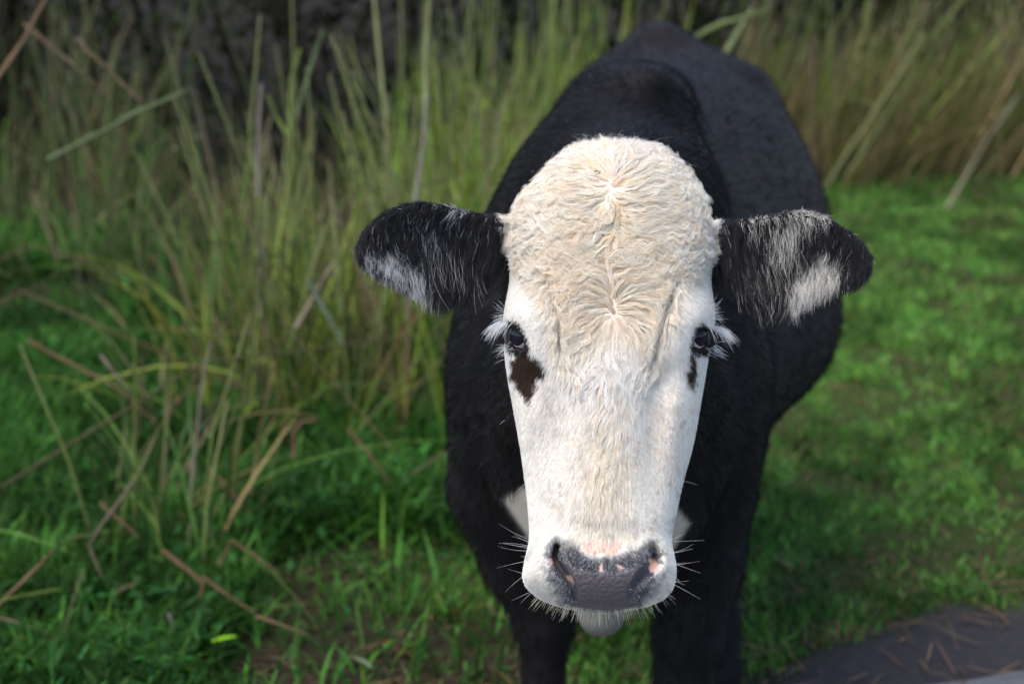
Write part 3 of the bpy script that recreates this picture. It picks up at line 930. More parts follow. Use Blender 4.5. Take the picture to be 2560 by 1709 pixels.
# ---- short black coat on neck, shoulders, back and legs
skw = (np.abs(f_skull(TU, TV, TW, False)) < 45) & (TW > wl - 45) & (TV < 1560)
wb = ((TN[:, 2] < 0.3) | (TN[:, 1] > 0.25)).astype(float) * (~skw) * (~((poly_sd(TU, TV, BRISKET) < 6) & (TC[:, 2] < 2.66))) * (~earT) * np.where(TC[:, 2] < 3.0, 1.0, 0.6) * (1 - 0.15 * sstep(2.8, 3.5, TC[:, 2]) * sstep(0.05, 0.25, TC[:, 1])) * (TC[:, 1] > -0.75)
NB = 60000
br = scatter(wb, NB)
def body_field(p, roots, s, g):
    d = np.stack([np.zeros(len(p)), -0.45 - 0.3 * (p[:, 2] < 2.9), 1.0 - 0.7 * (p[:, 1] < -0.2)], 1)
    sw = fbm2(p[:, 0] * 7, p[:, 1] * 7 + p[:, 2] * 5, 31, 2) - 0.5
    d[:, 0] += 1.6 * sw
    return d + rng.normal(0, 0.15, d.shape)
Lb = rng.uniform(0.012, 0.026, NB) * np.where(br[:, 2] < 2.75, 1.3, 1.0)
G = grow(f_cow, br, body_field, Lb, np.radians(30 + rng.normal(0, 8, NB)), np.radians(-5 + rng.normal(0, 8, NB)), 3)
c, _ = coat(br)
c = c * (rng.uniform(0.4, 1.5, NB) * (0.7 + 0.6 * fbm2(br[:, 0] * 9, br[:, 1] * 9 + br[:, 2] * 4, 33, 2)))[:, None]
rad = (0.0004 * np.array([1, .9, .6, .12]))[None, :] * rng.uniform(0.7, 1.3, NB)[:, None]
o = hair_object("coat_hair", G, rad, np.repeat(c[:, None], 4, 1), M_COAT, cow)
o['label'] = "short black coat over neck, shoulders and back"

# ---- eyelashes and whiskers
def strands(items, nseg=7):
    "items: (start uvw, direction uvw, length px, bend uvw, radius mm, colour)"
    P, R, C = [], [], []
    for (a, d, L, bend, r, c) in items:
        a = np.asarray(a, float); d = np.asarray(d, float); d = d / np.linalg.norm(d); bend = np.asarray(bend, float)
        t = np.linspace(0, 1, nseg)[:, None]
        q = a + d * L * t + bend * L * t ** 2
        P.append(from_uvw(q[:, 0], q[:, 1], q[:, 2])); R.append(r * 1e-3 * (1 - 0.8 * t[:, 0])); C.append(np.repeat(np.asarray(c)[None], nseg, 0))
    return np.array(P), np.array(R), np.array(C)

def surf_w(U, V):
    W = np.linspace(-260, 100, 700)
    f = f_head(from_uvw(np.full_like(W, U), np.full_like(W, V), W))
    i = np.where(f < 0)[0]
    return W[i[-1]] if len(i) else -200.0

lash = []
for side, top in ((-1, [(1250, 808), (1262, 806), (1274, 806), (1286, 812), (1297, 822)]), (1, [(1800, 822), (1790, 818), (1778, 816), (1766, 817), (1756, 820)])):
    tp = np.array(top, float)
    for k in range(95):
        s = rng.beta(0.7, 3.6); q = s * (len(tp) - 1); i = min(int(q), len(tp) - 2)
        u, v = tp[i] + (tp[i + 1] - tp[i]) * (q - i) + rng.normal(0, 2.5, 2)
        w = surf_w(u, v) + 2
        L = (30 * (1 - s) + 18) * rng.uniform(0.7, 1.2)
        d = np.array([side * (0.9 - 0.65 * s) + rng.normal(0, .18), 0.15 + 0.65 * s + rng.normal(0, .25), 0.6])
        lash.append(((u, v, w), d, L, (side * 0.05, 0.6, 0.0), 0.19, (0.80, 0.80, 0.80)))
    for k in range(60):                                         # tufts standing out from the brow behind the lashes
        u = (1256 if side < 0 else 1786) + rng.normal(0, 8); v = 788 + rng.normal(0, 16); w = surf_w(u, v)
        d = np.array([side * 1.0, -0.25 + (v - 788) / 22 + rng.normal(0, .25), 0.3])
        lash.append(((u, v, w), d, rng.uniform(10, 27), (side * 0.0, 0.22, 0), 0.19, (0.80, 0.80, 0.80)))
    for k in range(26):                                         # lower lashes
        u = (1266 if side < 0 else 1784) + rng.normal(0, 9) ; v = 872 + rng.normal(0, 8); w = surf_w(u, v)
        d = np.array([side * 0.9, 0.3 + rng.normal(0, .25), 0.35])
        lash.append(((u, v, w), d, rng.uniform(15, 34), (0, 0.1, 0), 0.22, (0.7, 0.7, 0.7)))
P, R, C = strands(lash)
o = hair_object("eyelashes", P, R, C, M_WHAIR, cow)
o['label'] = "long white lashes fanning out above both eyes"

wk = []
for k in range(32):
    side = -1 if k % 2 else 1
    v = rng.uniform(1330, 1490); u = (1335 if side < 0 else 1668) + side * rng.uniform(-12, 8)
    w = surf_w(u, v)
    d = np.array([side * 1.0, (v - 1415) / 150 + 0.15 + rng.normal(0, .18), 0.25])
    wk.append(((u, v, w), d, rng.uniform(28, 95), (0, rng.normal(0.0, .14), 0), 0.17, (0.62, 0.60, 0.58)))
for k in range(150):
    u = rng.uniform(1345, 1655); v = np.interp(u, [1345, 1430, 1505, 1585, 1655], [1488, 1520, 1529, 1520, 1488]) + rng.uniform(-2, 4)
    w = min(surf_w(u, v - 6), 40) - rng.uniform(0, 60)
    d = np.array([(u - 1505) / 190 + rng.normal(0, .16), 1.0, 0.25])
    wk.append(((u, v - 4, w), d, rng.uniform(14, 46), (0, 0.05, -0.1), 0.2, (0.66, 0.60, 0.44)))
for (u, v, dx, dy, L) in ((1700, 1200, 1, .2, 45), (1312, 1210, -.7, .6, 45), (1690, 1320, .9, -.35, 45), (1262, 1050, -.7, .5, 20)):
    wk.append(((u, v, surf_w(u, v)), (dx, dy, .2), L, (0, .05, 0), 0.15, (0.6, 0.6, 0.6)))
for k in range(24):                                              # stray curls along the crown
    a = rng.normal(0.25, 0.6)
    u = 1525 + 205 * np.sin(a) + rng.normal(0, 6); v = np.interp(abs(u - 1530), [0, 60, 120, 165, 210, 240], [338, 345, 366, 395, 440, 490])
    d = np.array([np.sin(a) + rng.normal(0, .45), -np.cos(a) + rng.normal(0, .35), 0.1])
    wk.append(((u, v + 3, -190 + rng.normal(0, 25)), d, rng.uniform(14, 32), (rng.normal(0, .8), rng.uniform(0.2, 1.1), 0.1), 0.08, (0.78, 0.74, 0.66) if u < 1650 or rng.random() < .5 else (0.05, 0.045, 0.045)))
P, R, C = strands(wk)
o = hair_object("whiskers", P, R, C, M_WHAIR, cow)
o['label'] = "fine whiskers round the muzzle and stray hairs on the crown"

# long pale strands drawn across the ears
es = []
for side, us in ((-1, [(1085, 620), (1100, 610), (1118, 606), (1135, 602), (1150, 604), (1170, 612), (1192, 640), (1200, 650)]), (1, [(1868, 615), (1888, 612), (1905, 610), (1920, 606), (1940, 606), (1845, 630), (1960, 600), (1985, 606), (1852, 640)])):
    for (u, v) in us:
        for j in range(5):
            uu = u + rng.normal(0, 6); vv = v + rng.normal(0, 8)
            es.append(((uu, vv, surf_w(uu, vv) + 6), (side * 0.25 + rng.normal(0, .08), 1.0, 0.22), rng.uniform(80, 150), (-side * rng.uniform(0.1, 0.4) * (1 if side < 0 else -0.4), 0.0, -0.08), 0.2, np.array((0.55, 0.52, 0.47)) * rng.uniform(.6, 1.1)))
P, R, C = strands(es)
o = hair_object("ear_strands", P, R, C, M_WHAIR, cow)
o['label'] = "thin pale strands hanging across both black ears"
#@END_COW
# ------------------------------------------------------------------ grass, weeds and thickets
def blades(root, h, w, az, lean, bend, col, seg=2, face=None, tipfrac=1.0):
    """flat tapered blades: root (n,3), height, width, azimuth they lean to, lean (0 upright), bend towards the tip"""
    n = len(root)
    t = np.linspace(0, 1, seg + 1)[None, :]
    ang = lean[:, None] + bend[:, None] * t
    dx = np.cumsum(np.concatenate([np.zeros((n, 1)), np.sin((ang[:, 1:] + ang[:, :-1]) / 2)], 1), 1) / seg * h[:, None]
    dz = np.cumsum(np.concatenate([np.zeros((n, 1)), np.cos((ang[:, 1:] + ang[:, :-1]) / 2)], 1), 1) / seg * h[:, None]
    c = np.stack([root[:, None, 0] + dx * np.cos(az)[:, None], root[:, None, 1] + dx * np.sin(az)[:, None], root[:, None, 2] + dz], -1)
    fa = az + np.pi / 2 + rng.normal(0, 0.5, n) if face is None else face
    sd = np.stack([np.cos(fa), np.sin(fa), np.zeros(n)], -1)[:, None, :]
    ww = (w[:, None] * np.interp(t, [0, .35, 1], [0.7, 1.0, 0.25 if seg > 1 else 0.2]))[..., None] * 0.5
    Lv, Rv = c - sd * ww, c + sd * ww
    Lv[:, -1] = c[:, -1]
    V = np.concatenate([np.stack([Lv[:, :-1], Rv[:, :-1]], 2).reshape(n, -1, 3), c[:, -1:]], 1)       # 2*seg+1 verts
    m = 2 * seg + 1
    o = (np.arange(n) * m)[:, None]
    quads = np.concatenate([o + np.array([[2 * k, 2 * k + 1, 2 * k + 3, 2 * k + 2]]) for k in range(seg - 1)]) if seg > 1 else np.zeros((0, 4), int)
    tris = o + np.array([[2 * seg - 2, 2 * seg - 1, 2 * seg]])
    C = np.repeat(col[:, None], m, 1)
    return V.reshape(-1, 3), quads, tris, C.reshape(-1, 3)

def blade_mesh(name, parts):
    V, Q, T, C, o = [], [], [], [], 0
    for v, q, t, c in parts:
        V.append(v); Q.append(q + o); T.append(t + o); C.append(c); o += len(v)
    fl = [x for x in (np.concatenate(Q), np.concatenate(T)) if len(x)]
    return np_mesh(name, np.concatenate(V), fl, np.concatenate(C), smooth=False)

def wedge(n, y0, y1, x0, x1, dens=None):
    "random ground points with more of them near the camera"
    u = rng.random(n * 4)
    y = y0 * (y1 / y0) ** u
    x = rng.uniform(x0, x1, n * 4)
    k = np.abs(x) < 0.36 * y + 0.5
    if dens is not None: k &= rng.random(n * 4) < dens(x, y)
    x, y = x[k][:n], y[k][:n]
    return np.stack([x, y, ground_z(x, y) - 0.004], -1)

def vary(base, n, s=0.25, hue=0.15):
    b = np.asarray(base, float)
    v = b[None] * np.exp(rng.normal(0, s, (n, 1)))
    v[:, 0] *= np.exp(rng.normal(0, hue, n)); v[:, 2] *= np.exp(rng.normal(0, hue, n))
    return np.clip(v, 0.003, 0.6)

# -- short lawn to the right of the cow and under it
_dp = gpt(1080, 1640)
def lawn_d(x, y):
    dirt = np.exp(-((x - _dp[0]) / 0.26) ** 2 - ((y - _dp[1]) / 0.22) ** 2)
    pat = -0.35 * dirt + 0.55 * fbm2(x * 2.6, y * 1.7, 41, 3) + 0.45 * fbm2(x * 7, y * 4.5, 43, 2)
    bare = sstep(0.41, 0.52, pat + 0.10 * sstep(5.0, 8, y))
    return sstep(-0.06, 0.10, y - edge_soil(x)) * (0.10 + 0.90 * bare) * sstep(-0.6, 0.1, x + 0.06 * (y - 4))
p = wedge(230000, 2.9, 11.2, -1.0, 4.4, lawn_d)
n = len(p)
f = fbm2(p[:, 0] * 1.2, p[:, 1] * 1.2, 47, 3)
f6 = fbm2(p[:, 0] * 8, p[:, 1] * 5, 48, 2)
c = vary((0.068, 0.148, 0.026), n, 0.38) * (0.35 + 0.6 * f + 0.75 * sstep(.35, .7, f6))[:, None] * (0.95 + 0.25 * sstep(4.0, 6.5, p[:, 1]))[:, None]
dd_ = rng.random(n) < 0.06 + 0.22 * sstep(.45, .65, fbm2(p[:, 0] * 3.5, p[:, 1] * 2.2, 49, 2))
c[dd_] = vary((0.105, 0.078, 0.040), dd_.sum(), .3)
L1 = blades(p, rng.uniform(0.02, 0.055, n) * (0.8 + p[:, 1] * 0.05), rng.uniform(0.004, 0.008, n) * (0.8 + p[:, 1] * 0.10), rng.uniform(0, 6.28, n), rng.uniform(0.1, 0.9, n), rng.uniform(0.2, 1.0, n), c, 2)
lawn = link("lawn_grass", blade_mesh("lawn_grass", [L1]), M_GRASS)
tag(lawn, "short patchy green lawn grass to the right of the cow", "grass", kind='stuff')

# -- lush low weeds at the left
def weed_d(x, y):
    pat = fbm2(x * 2.0, y * 1.5, 51, 3) - 0.4 * np.exp(-((x - _dp[0]) / 0.26) ** 2 - ((y - _dp[1]) / 0.22) ** 2)
    return sstep(0.0, 0.25, y - edge_soil(x)) * (0.04 + 0.96 * sstep(0.40, 0.54, pat)) * sstep(8.2, 6.0, y + 2.4 * (fbm2(x * 1.1, y * 1.1, 61, 2) - 0.5)) * sstep(0.5, -0.2, x - 0.05 * (y - 4))
p = wedge(90000, 2.7, 9.5, -3.8, 0.5, weed_d); n = len(p)
f = fbm2(p[:, 0] * 1.5, p[:, 1] * 1.5, 57, 3)
f6 = fbm2(p[:, 0] * 7, p[:, 1] * 5, 58, 2)
c = vary((0.030, 0.084, 0.012), n, 0.50) * (0.35 + 0.8 * f + 0.9 * sstep(.4, .7, f6))[:, None]
hgt = rng.uniform(0.04, 0.15, n) * (0.6 + 1.1 * f) * (1 + 0.4 * sstep(-0.5, -1.2, p[:, 0]))
L1 = blades(p, hgt, rng.uniform(0.004, 0.011, n) * (0.8 + p[:, 1] * 0.05), rng.uniform(0, 6.28, n), rng.uniform(0.0, 0.8, n), rng.uniform(0.3, 1.4, n), c, 3)
p2 = wedge(20000, 2.7, 9.5, -3.8, 0.1, weed_d); n2 = len(p2)                # broad little leaves held up on stems
p2[:, 2] += rng.uniform(0.01, 0.12, n2)
c2 = vary((0.026, 0.082, 0.016), n2, 0.4)
L2 = blades(p2, rng.uniform(0.02, 0.05, n2), rng.uniform(0.010, 0.024, n2), rng.uniform(0, 6.28, n2), rng.uniform(0.6, 1.5, n2), rng.uniform(0, .6, n2), c2, 2)
weeds = link("weeds", blade_mesh("weeds", [L1, L2]), M_GRASS)
tag(weeds, "lush low green weeds covering the ground left of the cow", "weeds", kind='stuff')

# -- dead straw and litter
def straw_d(x, y): return 0.25 + 0.75 * sstep(0.35, -0.1, np.abs(y - edge_soil(x) - 0.05)) 
p = wedge(3600, 2.7, 9.0, -3.5, 4.0, straw_d); n = len(p)
on_road = p[:, 1] < edge_road(p[:, 0]); p[:, 2] += np.where(on_road, 0.012, 0.008) + rng.uniform(0, .01, n)
c = vary((0.115, 0.070, 0.042), n, 0.4, 0.1)
L1 = blades(p, rng.uniform(0.03, 0.16, n), rng.uniform(0.003, 0.008, n), rng.uniform(0, 6.28, n), rng.uniform(1.35, 1.62, n), rng.uniform(-.15, .15, n), c, 2)
straw = link("straw_litter", blade_mesh("straw_litter", [L1]), M_STALK)
tag(straw, "dry brown straw scattered over the soil beside the road", "straw", kind='stuff')

# -- tube for stalks
def tube_mesh(name, pts, r0, r1, col, sides=5, sub=4):
    P = np.asarray(pts, float)
    k = len(P)
    if k > 2 or sub > 1:
        s = np.linspace(0, k - 1, (k - 1) * sub + 1)
        P = np.stack([np.interp(s, np.arange(k), P[:, j]) for j in range(3)], 1)
    n = len(P)
    T = np.gradient(P, axis=0); T /= np.linalg.norm(T, axis=1)[:, None]
    A = np.cross(T, [0.31, 0.9, 0.2]); A /= np.linalg.norm(A, axis=1)[:, None]; B = np.cross(T, A)
    r = np.linspace(r0, r1, n) * (1 + 0.10 * np.sin(np.arange(n) * 2.1))
    th = np.linspace(0, 2 * np.pi, sides, endpoint=False)
    V = P[:, None] + r[:, None, None] * (np.cos(th)[None, :, None] * A[:, None] + np.sin(th)[None, :, None] * B[:, None])
    i = np.arange(n - 1)[:, None] * sides; j = np.arange(sides)[None]; j2 = (j + 1) % sides
    F = np.stack([i + j, i + j2, i + sides + j2, i + sides + j], -1).reshape(-1, 4)
    cc = np.asarray(col, float)
    if cc.ndim == 1: cc = np.repeat(cc[None], n, 0)
    else: cc = np.stack([np.interp(np.linspace(0, 1, n), np.linspace(0, 1, len(cc)), cc[:, q]) for q in range(3)], 1)
    return np_mesh(name, V.reshape(-1, 3), [F], np.repeat(cc, sides, 0))

# -- tall grass clumps: every clump a thing with its own stalks and a mass of leaves
def clump_leaves(nb, hmax, spread, base, seedcol=0.25):
    a = rng.uniform(0, 6.28, nb); r = spread * np.sqrt(rng.random(nb))
    root = np.stack([r * np.cos(a), r * np.sin(a), np.full(nb, -0.01)], -1)
    h = hmax * rng.uniform(0.35, 1.0, nb)
    c = vary(base, nb, 0.45, 0.15)
    dead = rng.random(nb) < seedcol
    c[dead] = vary((0.19, 0.145, 0.070), dead.sum(), 0.25, 0.1)
    arch = np.where(rng.random(nb) < 0.38, rng.uniform(0.5, 1.9, nb), np.abs(rng.normal(0.0, 0.22, nb)))
    return blade_mesh("leaves", [blades(root, h, rng.uniform(0.006, 0.018, nb), a + rng.normal(0, .9, nb), np.abs(rng.normal(0, 0.17, nb)), arch, c, 6)])

STALK_MESHES = []
for k in range(6):
    h = rng.uniform(0.85, 1.25); a = rng.uniform(0, 6.28); l = rng.uniform(0.02, 0.25)
    ptsx = [(0, 0, -.02), (l * .25 * math.cos(a), l * .25 * math.sin(a), h * .5), (l * math.cos(a), l * math.sin(a), h)]
    colr = [(0.11, 0.12, 0.04), (0.11, 0.15, 0.04), (0.17, 0.17, 0.07)] if k < 4 else [(0.13, 0.095, 0.05), (0.18, 0.13, 0.07), (0.18, 0.14, 0.085)]
    STALK_MESHES.append(tube_mesh("stalk", ptsx, 0.0055, 0.003, colr, 5, 4))
LEAF_Y = [clump_leaves(34, 1.05, 0.32, (0.165, 0.215, 0.034), 0.25) for _ in range(5)]
LEAF_G = [clump_leaves(38, 0.85, 0.28, (0.040, 0.100, 0.020), 0.1) for _ in range(4)]
LEAF_D = [clump_leaves(46, 1.0, 0.30, (0.120, 0.118, 0.040), 0.45) for _ in range(4)]
LEAF_B = [clump_leaves(46, 1.05, 0.30, (0.190, 0.240, 0.040), 0.25) for _ in range(3)]
LEAF_S = [clump_leaves(16, 1.0, 0.22, (0.060, 0.110, 0.024), 0.3) for _ in range(3)]

from mathutils import Quaternion
def grass_clump(x, y, kind, scale, label, group, ns=5, lean=0.0):
    root = empty("tall_grass_clump", (x, y, float(ground_z(x, y))))
    root.rotation_mode = 'QUATERNION'
    root.rotation_quaternion = Quaternion((0, 1, 0), lean + rng.normal(0, .10)) @ Quaternion((1, 0, 0), rng.normal(0, .10)) @ Quaternion((0, 0, 1), rng.uniform(0, 6.28))
    tag(root, label, "grass clump", group)
    lm = {'y': LEAF_Y, 'g': LEAF_G, 'd': LEAF_D, 's': LEAF_S, 'b': LEAF_B}[kind]
    o = link("leaves", lm[rng.integers(len(lm))], M_GRASS, root); o['kind'] = 'stuff'
    o.scale = (1, 1, scale)
    for k in range(ns):
        s = link("stalk", STALK_MESHES[rng.integers(4) if kind != 'd' else rng.integers(2, 6)], M_STALK, root)
        a = rng.uniform(0, 6.28); r = 0.17 * math.sqrt(rng.random())
        s.location = (r * math.cos(a), r * math.sin(a), 0); s.rotation_euler = (rng.normal(0, .09), rng.normal(0, .09), a)
        s.scale = (1, 1, scale * rng.uniform(.75, 1.15))
    return root

def gxy(px, py):
    q = gpt(px, py); return q[0], q[1]

# bank directly left of the cow, photo pixels of the clump bases
left_bank = [(690, 1010), (770, 1050), (850, 1070), (930, 1080), (1010, 1060), (1080, 1040), (730, 940), (820, 960), (910, 960), (1090, 940), (1170, 930), (660, 900),
             (870, 850), (980, 840), (1090, 820), (1190, 800), (620, 1080), (560, 960), (1130, 1000)]
for k, (px, py) in enumerate(left_bank):
    x, y = gxy(px + rng.normal(0, 14), py + rng.normal(0, 10))
    kd = 'ygyd'[k % 4]
    grass_clump(x, y, kd, rng.uniform(0.62, 0.95), {'y': "tall yellow-green grass clump in the stand left of the cow", 'g': "deep green tall grass clump in the stand left of the cow", 'd': "tall grass clump with many straw blades left of the cow"}[kd], "grass clumps left of the cow, " + {'y': "yellow-green", 'g': "deep green", 'd': "strawy"}[kd])
behind = [(1240, 720), (1330, 660), (1430, 620), (1180, 690), (1280, 600), (1380, 560), (1500, 540), (1120, 640), (1220, 560), (1060, 700)]
for k, (px, py) in enumerate(behind):
    x, y = gxy(px, py)
    grass_clump(x, y, 'byb'[k % 3], rng.uniform(0.95, 1.3), "bright tall grass clump standing behind the cow's shoulder", "grass clumps behind the shoulder", 6)
right_bank = []
for px in range(1780, 2760, 62):
    for row, py in enumerate((455, 425, 398)):
        right_bank.append((px + rng.normal(0, 16) + row * 20, py + rng.normal(0, 5) + (1990 - px) * 0.012))
for k, (px, py) in enumerate(right_bank):
    x, y = gxy(px, py)
    grass_clump(x, y, 'dyd'[k % 3], rng.uniform(0.75, 1.25), ("yellow-green tall grass clump" if k % 3 == 1 else "straw-tinged tall grass clump") + (" in the front line" if k % 3 == 0 else "") + " of the bank behind the lawn", "bank behind the lawn, row " + "abc"[k % 3], 4, rng.uniform(0.0, 0.5))
far_left = [(rng.uniform(-60, 560), rng.uniform(560, 800)) for _ in range(9)] + [(rng.uniform(560, 1150), rng.uniform(640, 800)) for _ in range(3)]
for k, (px, py) in enumerate(far_left):
    x, y = gxy(px, py)
    grass_clump(x, y, 'gss'[k % 3], rng.uniform(0.35, 0.75), "loose green grass clump in the shaded weeds at the back left", "grass clumps in the shade", 3)
front_left = [(430, 1400), (365, 1370), (500, 1380), (455, 1440)]
for k, (px, py) in enumerate(front_left):
    x, y = gxy(px, py)
    grass_clump(x, y, 's', rng.uniform(0.40, 0.6), "sparse stalky grass clump rising from the weeds in front", "front grass clumps", 2)

# -- thickets: dense dark shrubs with stems and leaves
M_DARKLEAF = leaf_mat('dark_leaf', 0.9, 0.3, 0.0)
def shrub_leaf_mesh(nl, w, h, base):
    a = rng.uniform(0, 6.28, nl); z = h * rng.random(nl) ** 0.8; r = w * (0.35 + 0.65 * np.sqrt(rng.random(nl))) * (0.75 + 0.25 * np.sin(z / h * 3.1)) * (0.8 + 0.4 * fbm2(a * 2, z * 3, 77, 2))
    root = np.stack([r * np.cos(a), r * np.sin(a), z], -1)
    c = vary(base, nl, 0.35, 0.12)
    return blade_mesh("leaves", [blades(root, rng.uniform(0.05, 0.13, nl), rng.uniform(0.02, 0.045, nl), rng.uniform(0, 6.28, nl), rng.uniform(0.5, 2.0, nl), rng.uniform(0, .8, nl), c, 2)])
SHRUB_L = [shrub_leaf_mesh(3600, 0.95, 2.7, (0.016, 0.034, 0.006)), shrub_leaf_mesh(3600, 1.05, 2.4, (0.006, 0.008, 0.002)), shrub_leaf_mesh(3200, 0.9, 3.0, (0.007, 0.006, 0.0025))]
def stem_mesh(k):
    pts = [(0, 0, -.05), (rng.normal(0, .15), rng.normal(0, .15), .8), (rng.normal(0, .4), rng.normal(0, .4), 2.4)]
    return tube_mesh("stem", pts, 0.03, 0.01, [(0.025, 0.019, 0.013), (0.04, 0.03, 0.02)], 6, 4)
STEMS = [stem_mesh(k) for k in range(5)]
def shrub(x, y, s, v, label, group=None):
    root = empty("shrub", (x, y, float(ground_z(x, y))), rng.uniform(0, 6.28))
    tag(root, label, "shrub", group)
    o = link("leaves", SHRUB_L[v], M_DARKLEAF, root); o['kind'] = 'stuff'; o.scale = (s, s, s)
    for k in range(4):
        t = link("stem", STEMS[rng.integers(5)], M_STALK, root)
        t.location = (rng.normal(0, .2), rng.normal(0, .2), 0); t.rotation_euler = (rng.normal(0, .15), rng.normal(0, .15), rng.uniform(0, 6.28)); t.scale = (s, s, s)
    return root
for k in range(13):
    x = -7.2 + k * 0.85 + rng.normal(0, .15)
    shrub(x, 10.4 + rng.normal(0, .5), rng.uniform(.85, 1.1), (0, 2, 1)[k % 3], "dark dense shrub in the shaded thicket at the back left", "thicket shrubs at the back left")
for k in range(9):
    x = 2.6 + k * 0.9 + rng.normal(0, .15)
    shrub(x, 13.0 + rng.normal(0, .5), rng.uniform(.9, 1.15), (0, 1, 2)[k % 3], "dark shrub rising behind the tall grass at the back right", "thicket shrubs at the back right")

# -- tangle of dead stalks lying through the shaded brush, too many to count
P_, V_, F_, C_, o_ = [], [], [], [], 0
for k in range(420):
    if k < 260: x, y = rng.uniform(-3.4, -0.3), rng.uniform(5.6, 10.2)
    elif k < 285: x, y = rng.uniform(-1.6, -0.1), rng.uniform(4.0, 5.8)
    else: x, y = rng.uniform(1.2, 4.2), rng.uniform(9.6, 12.0)
    L = rng.uniform(0.4, 1.4); a = rng.uniform(0, 6.28); inc = rng.uniform(0.15, 1.25); kk_ = rng.uniform(-.5, .5)
    z0 = float(ground_z(x, y)) + rng.uniform(-.02, 0.25 if inc > .6 else 0.0)
    d1 = np.array([math.sin(inc) * math.cos(a), math.sin(inc) * math.sin(a), math.cos(inc)])
    i2 = min(inc + rng.choice([0, 0, .5, 1.1]), 2.0)
    d2 = np.array([math.sin(i2) * math.cos(a + kk_), math.sin(i2) * math.sin(a + kk_), math.cos(i2)])
    q0 = np.array([x, y, z0]); q1 = q0 + d1 * L * .6; q2 = q1 + d2 * L * .4
    q2[2] = max(q2[2], 0.02)
    col = np.array([(0.085, 0.055, 0.030), (0.10, 0.085, 0.045), (0.055, 0.040, 0.026), (0.075, 0.095, 0.03)][rng.integers(4)]) * rng.uniform(.5, 1.3)
    r_ = rng.uniform(0.0025, 0.005)
    me_ = tube_mesh("tmp", [q0, q1, q2], r_, r_ * .45, col, 4, 2)
    vv = np.empty(len(me_.vertices) * 3, np.float32); me_.vertices.foreach_get("co", vv); vv = vv.reshape(-1, 3)
    ff = np.empty(len(me_.loops), np.int32); me_.loops.foreach_get("vertex_index", ff)
    V_.append(vv); F_.append(ff.reshape(-1, 4) + o_); C_.append(np.repeat(col[None], len(vv), 0)); o_ += len(vv)
    bpy.data.meshes.remove(me_)
tangle = link("dry_stalk_tangle", np_mesh("dry_stalk_tangle", np.concatenate(V_), [np.concatenate(F_)], np.concatenate(C_)), M_STALK)
tag(tangle, "tangle of dead brown stalks in the dark brush behind the weeds", "dead stalks", kind='stuff')
extra = [(rng.uniform(-40, 420), rng.uniform(430, 560)) for _ in range(9)]
for k, (px, py) in enumerate(extra[:6]):
    x, y = gxy(px, py)
    grass_clump(x, y, 's', rng.uniform(0.9, 1.5), "sparse tall green stems before the dark thicket at the upper left", "sparse stems before the thicket", 3)

# -- two trees beyond the frame whose crowns shade the bank and the thicket
def tree(x, y, hc, rc, nl, label):
    root = empty("tree", (x, y, float(ground_z(x, y))))
    tag(root, label, "tree")
    tr_ = [(0, 0, -.2), (.1, .05, hc * .3), (-.05, .1, hc * .6), (0.1, 0, hc)]
    link("trunk", tube_mesh("trunk", tr_, .20, .09, [(0.05, 0.038, 0.028), (0.07, 0.055, 0.04)], 10, 6), M_STALK, root)
    for k in range(9):
        a = k * 2.4; el = rng.uniform(.2, .9); L = rc * rng.uniform(.6, .95); z = hc * rng.uniform(.5, .9)
        q = [(0, 0, z), (L * .5 * math.cos(a), L * .5 * math.sin(a), z + L * .3 * el), (L * math.cos(a + .2), L * math.sin(a + .2), z + L * .55 * el)]
        link("limb", tube_mesh("limb", q, .07, .015, [(0.055, 0.042, 0.03)] * 2, 6, 4), M_STALK, root)
    cl = rng.normal(0, 1, (60, 3)); cl /= np.linalg.norm(cl, axis=1)[:, None]; cl *= (rc * rng.uniform(.25, .95, 60) )[:, None]; cl[:, 2] *= .6
    cc_ = cl[rng.integers(0, 60, nl)] + rng.normal(0, rc * .13, (nl, 3)); cc_[:, 2] += hc + rc * .2
    c = vary((0.030, 0.062, 0.014), nl, .35, .12)
    lv = blade_mesh("crown", [blades(cc_, rng.uniform(.09, .2, nl), rng.uniform(.05, .10, nl), rng.uniform(0, 6.28, nl), rng.uniform(.4, 2.2, nl), rng.uniform(0, .8, nl), c, 2)])
    link("crown", lv, M_DARKLEAF, root)
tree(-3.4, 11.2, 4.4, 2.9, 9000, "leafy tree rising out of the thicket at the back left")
tree(6.2, 14.2, 4.6, 2.9, 9000, "leafy tree rising behind the grass bank at the back right")

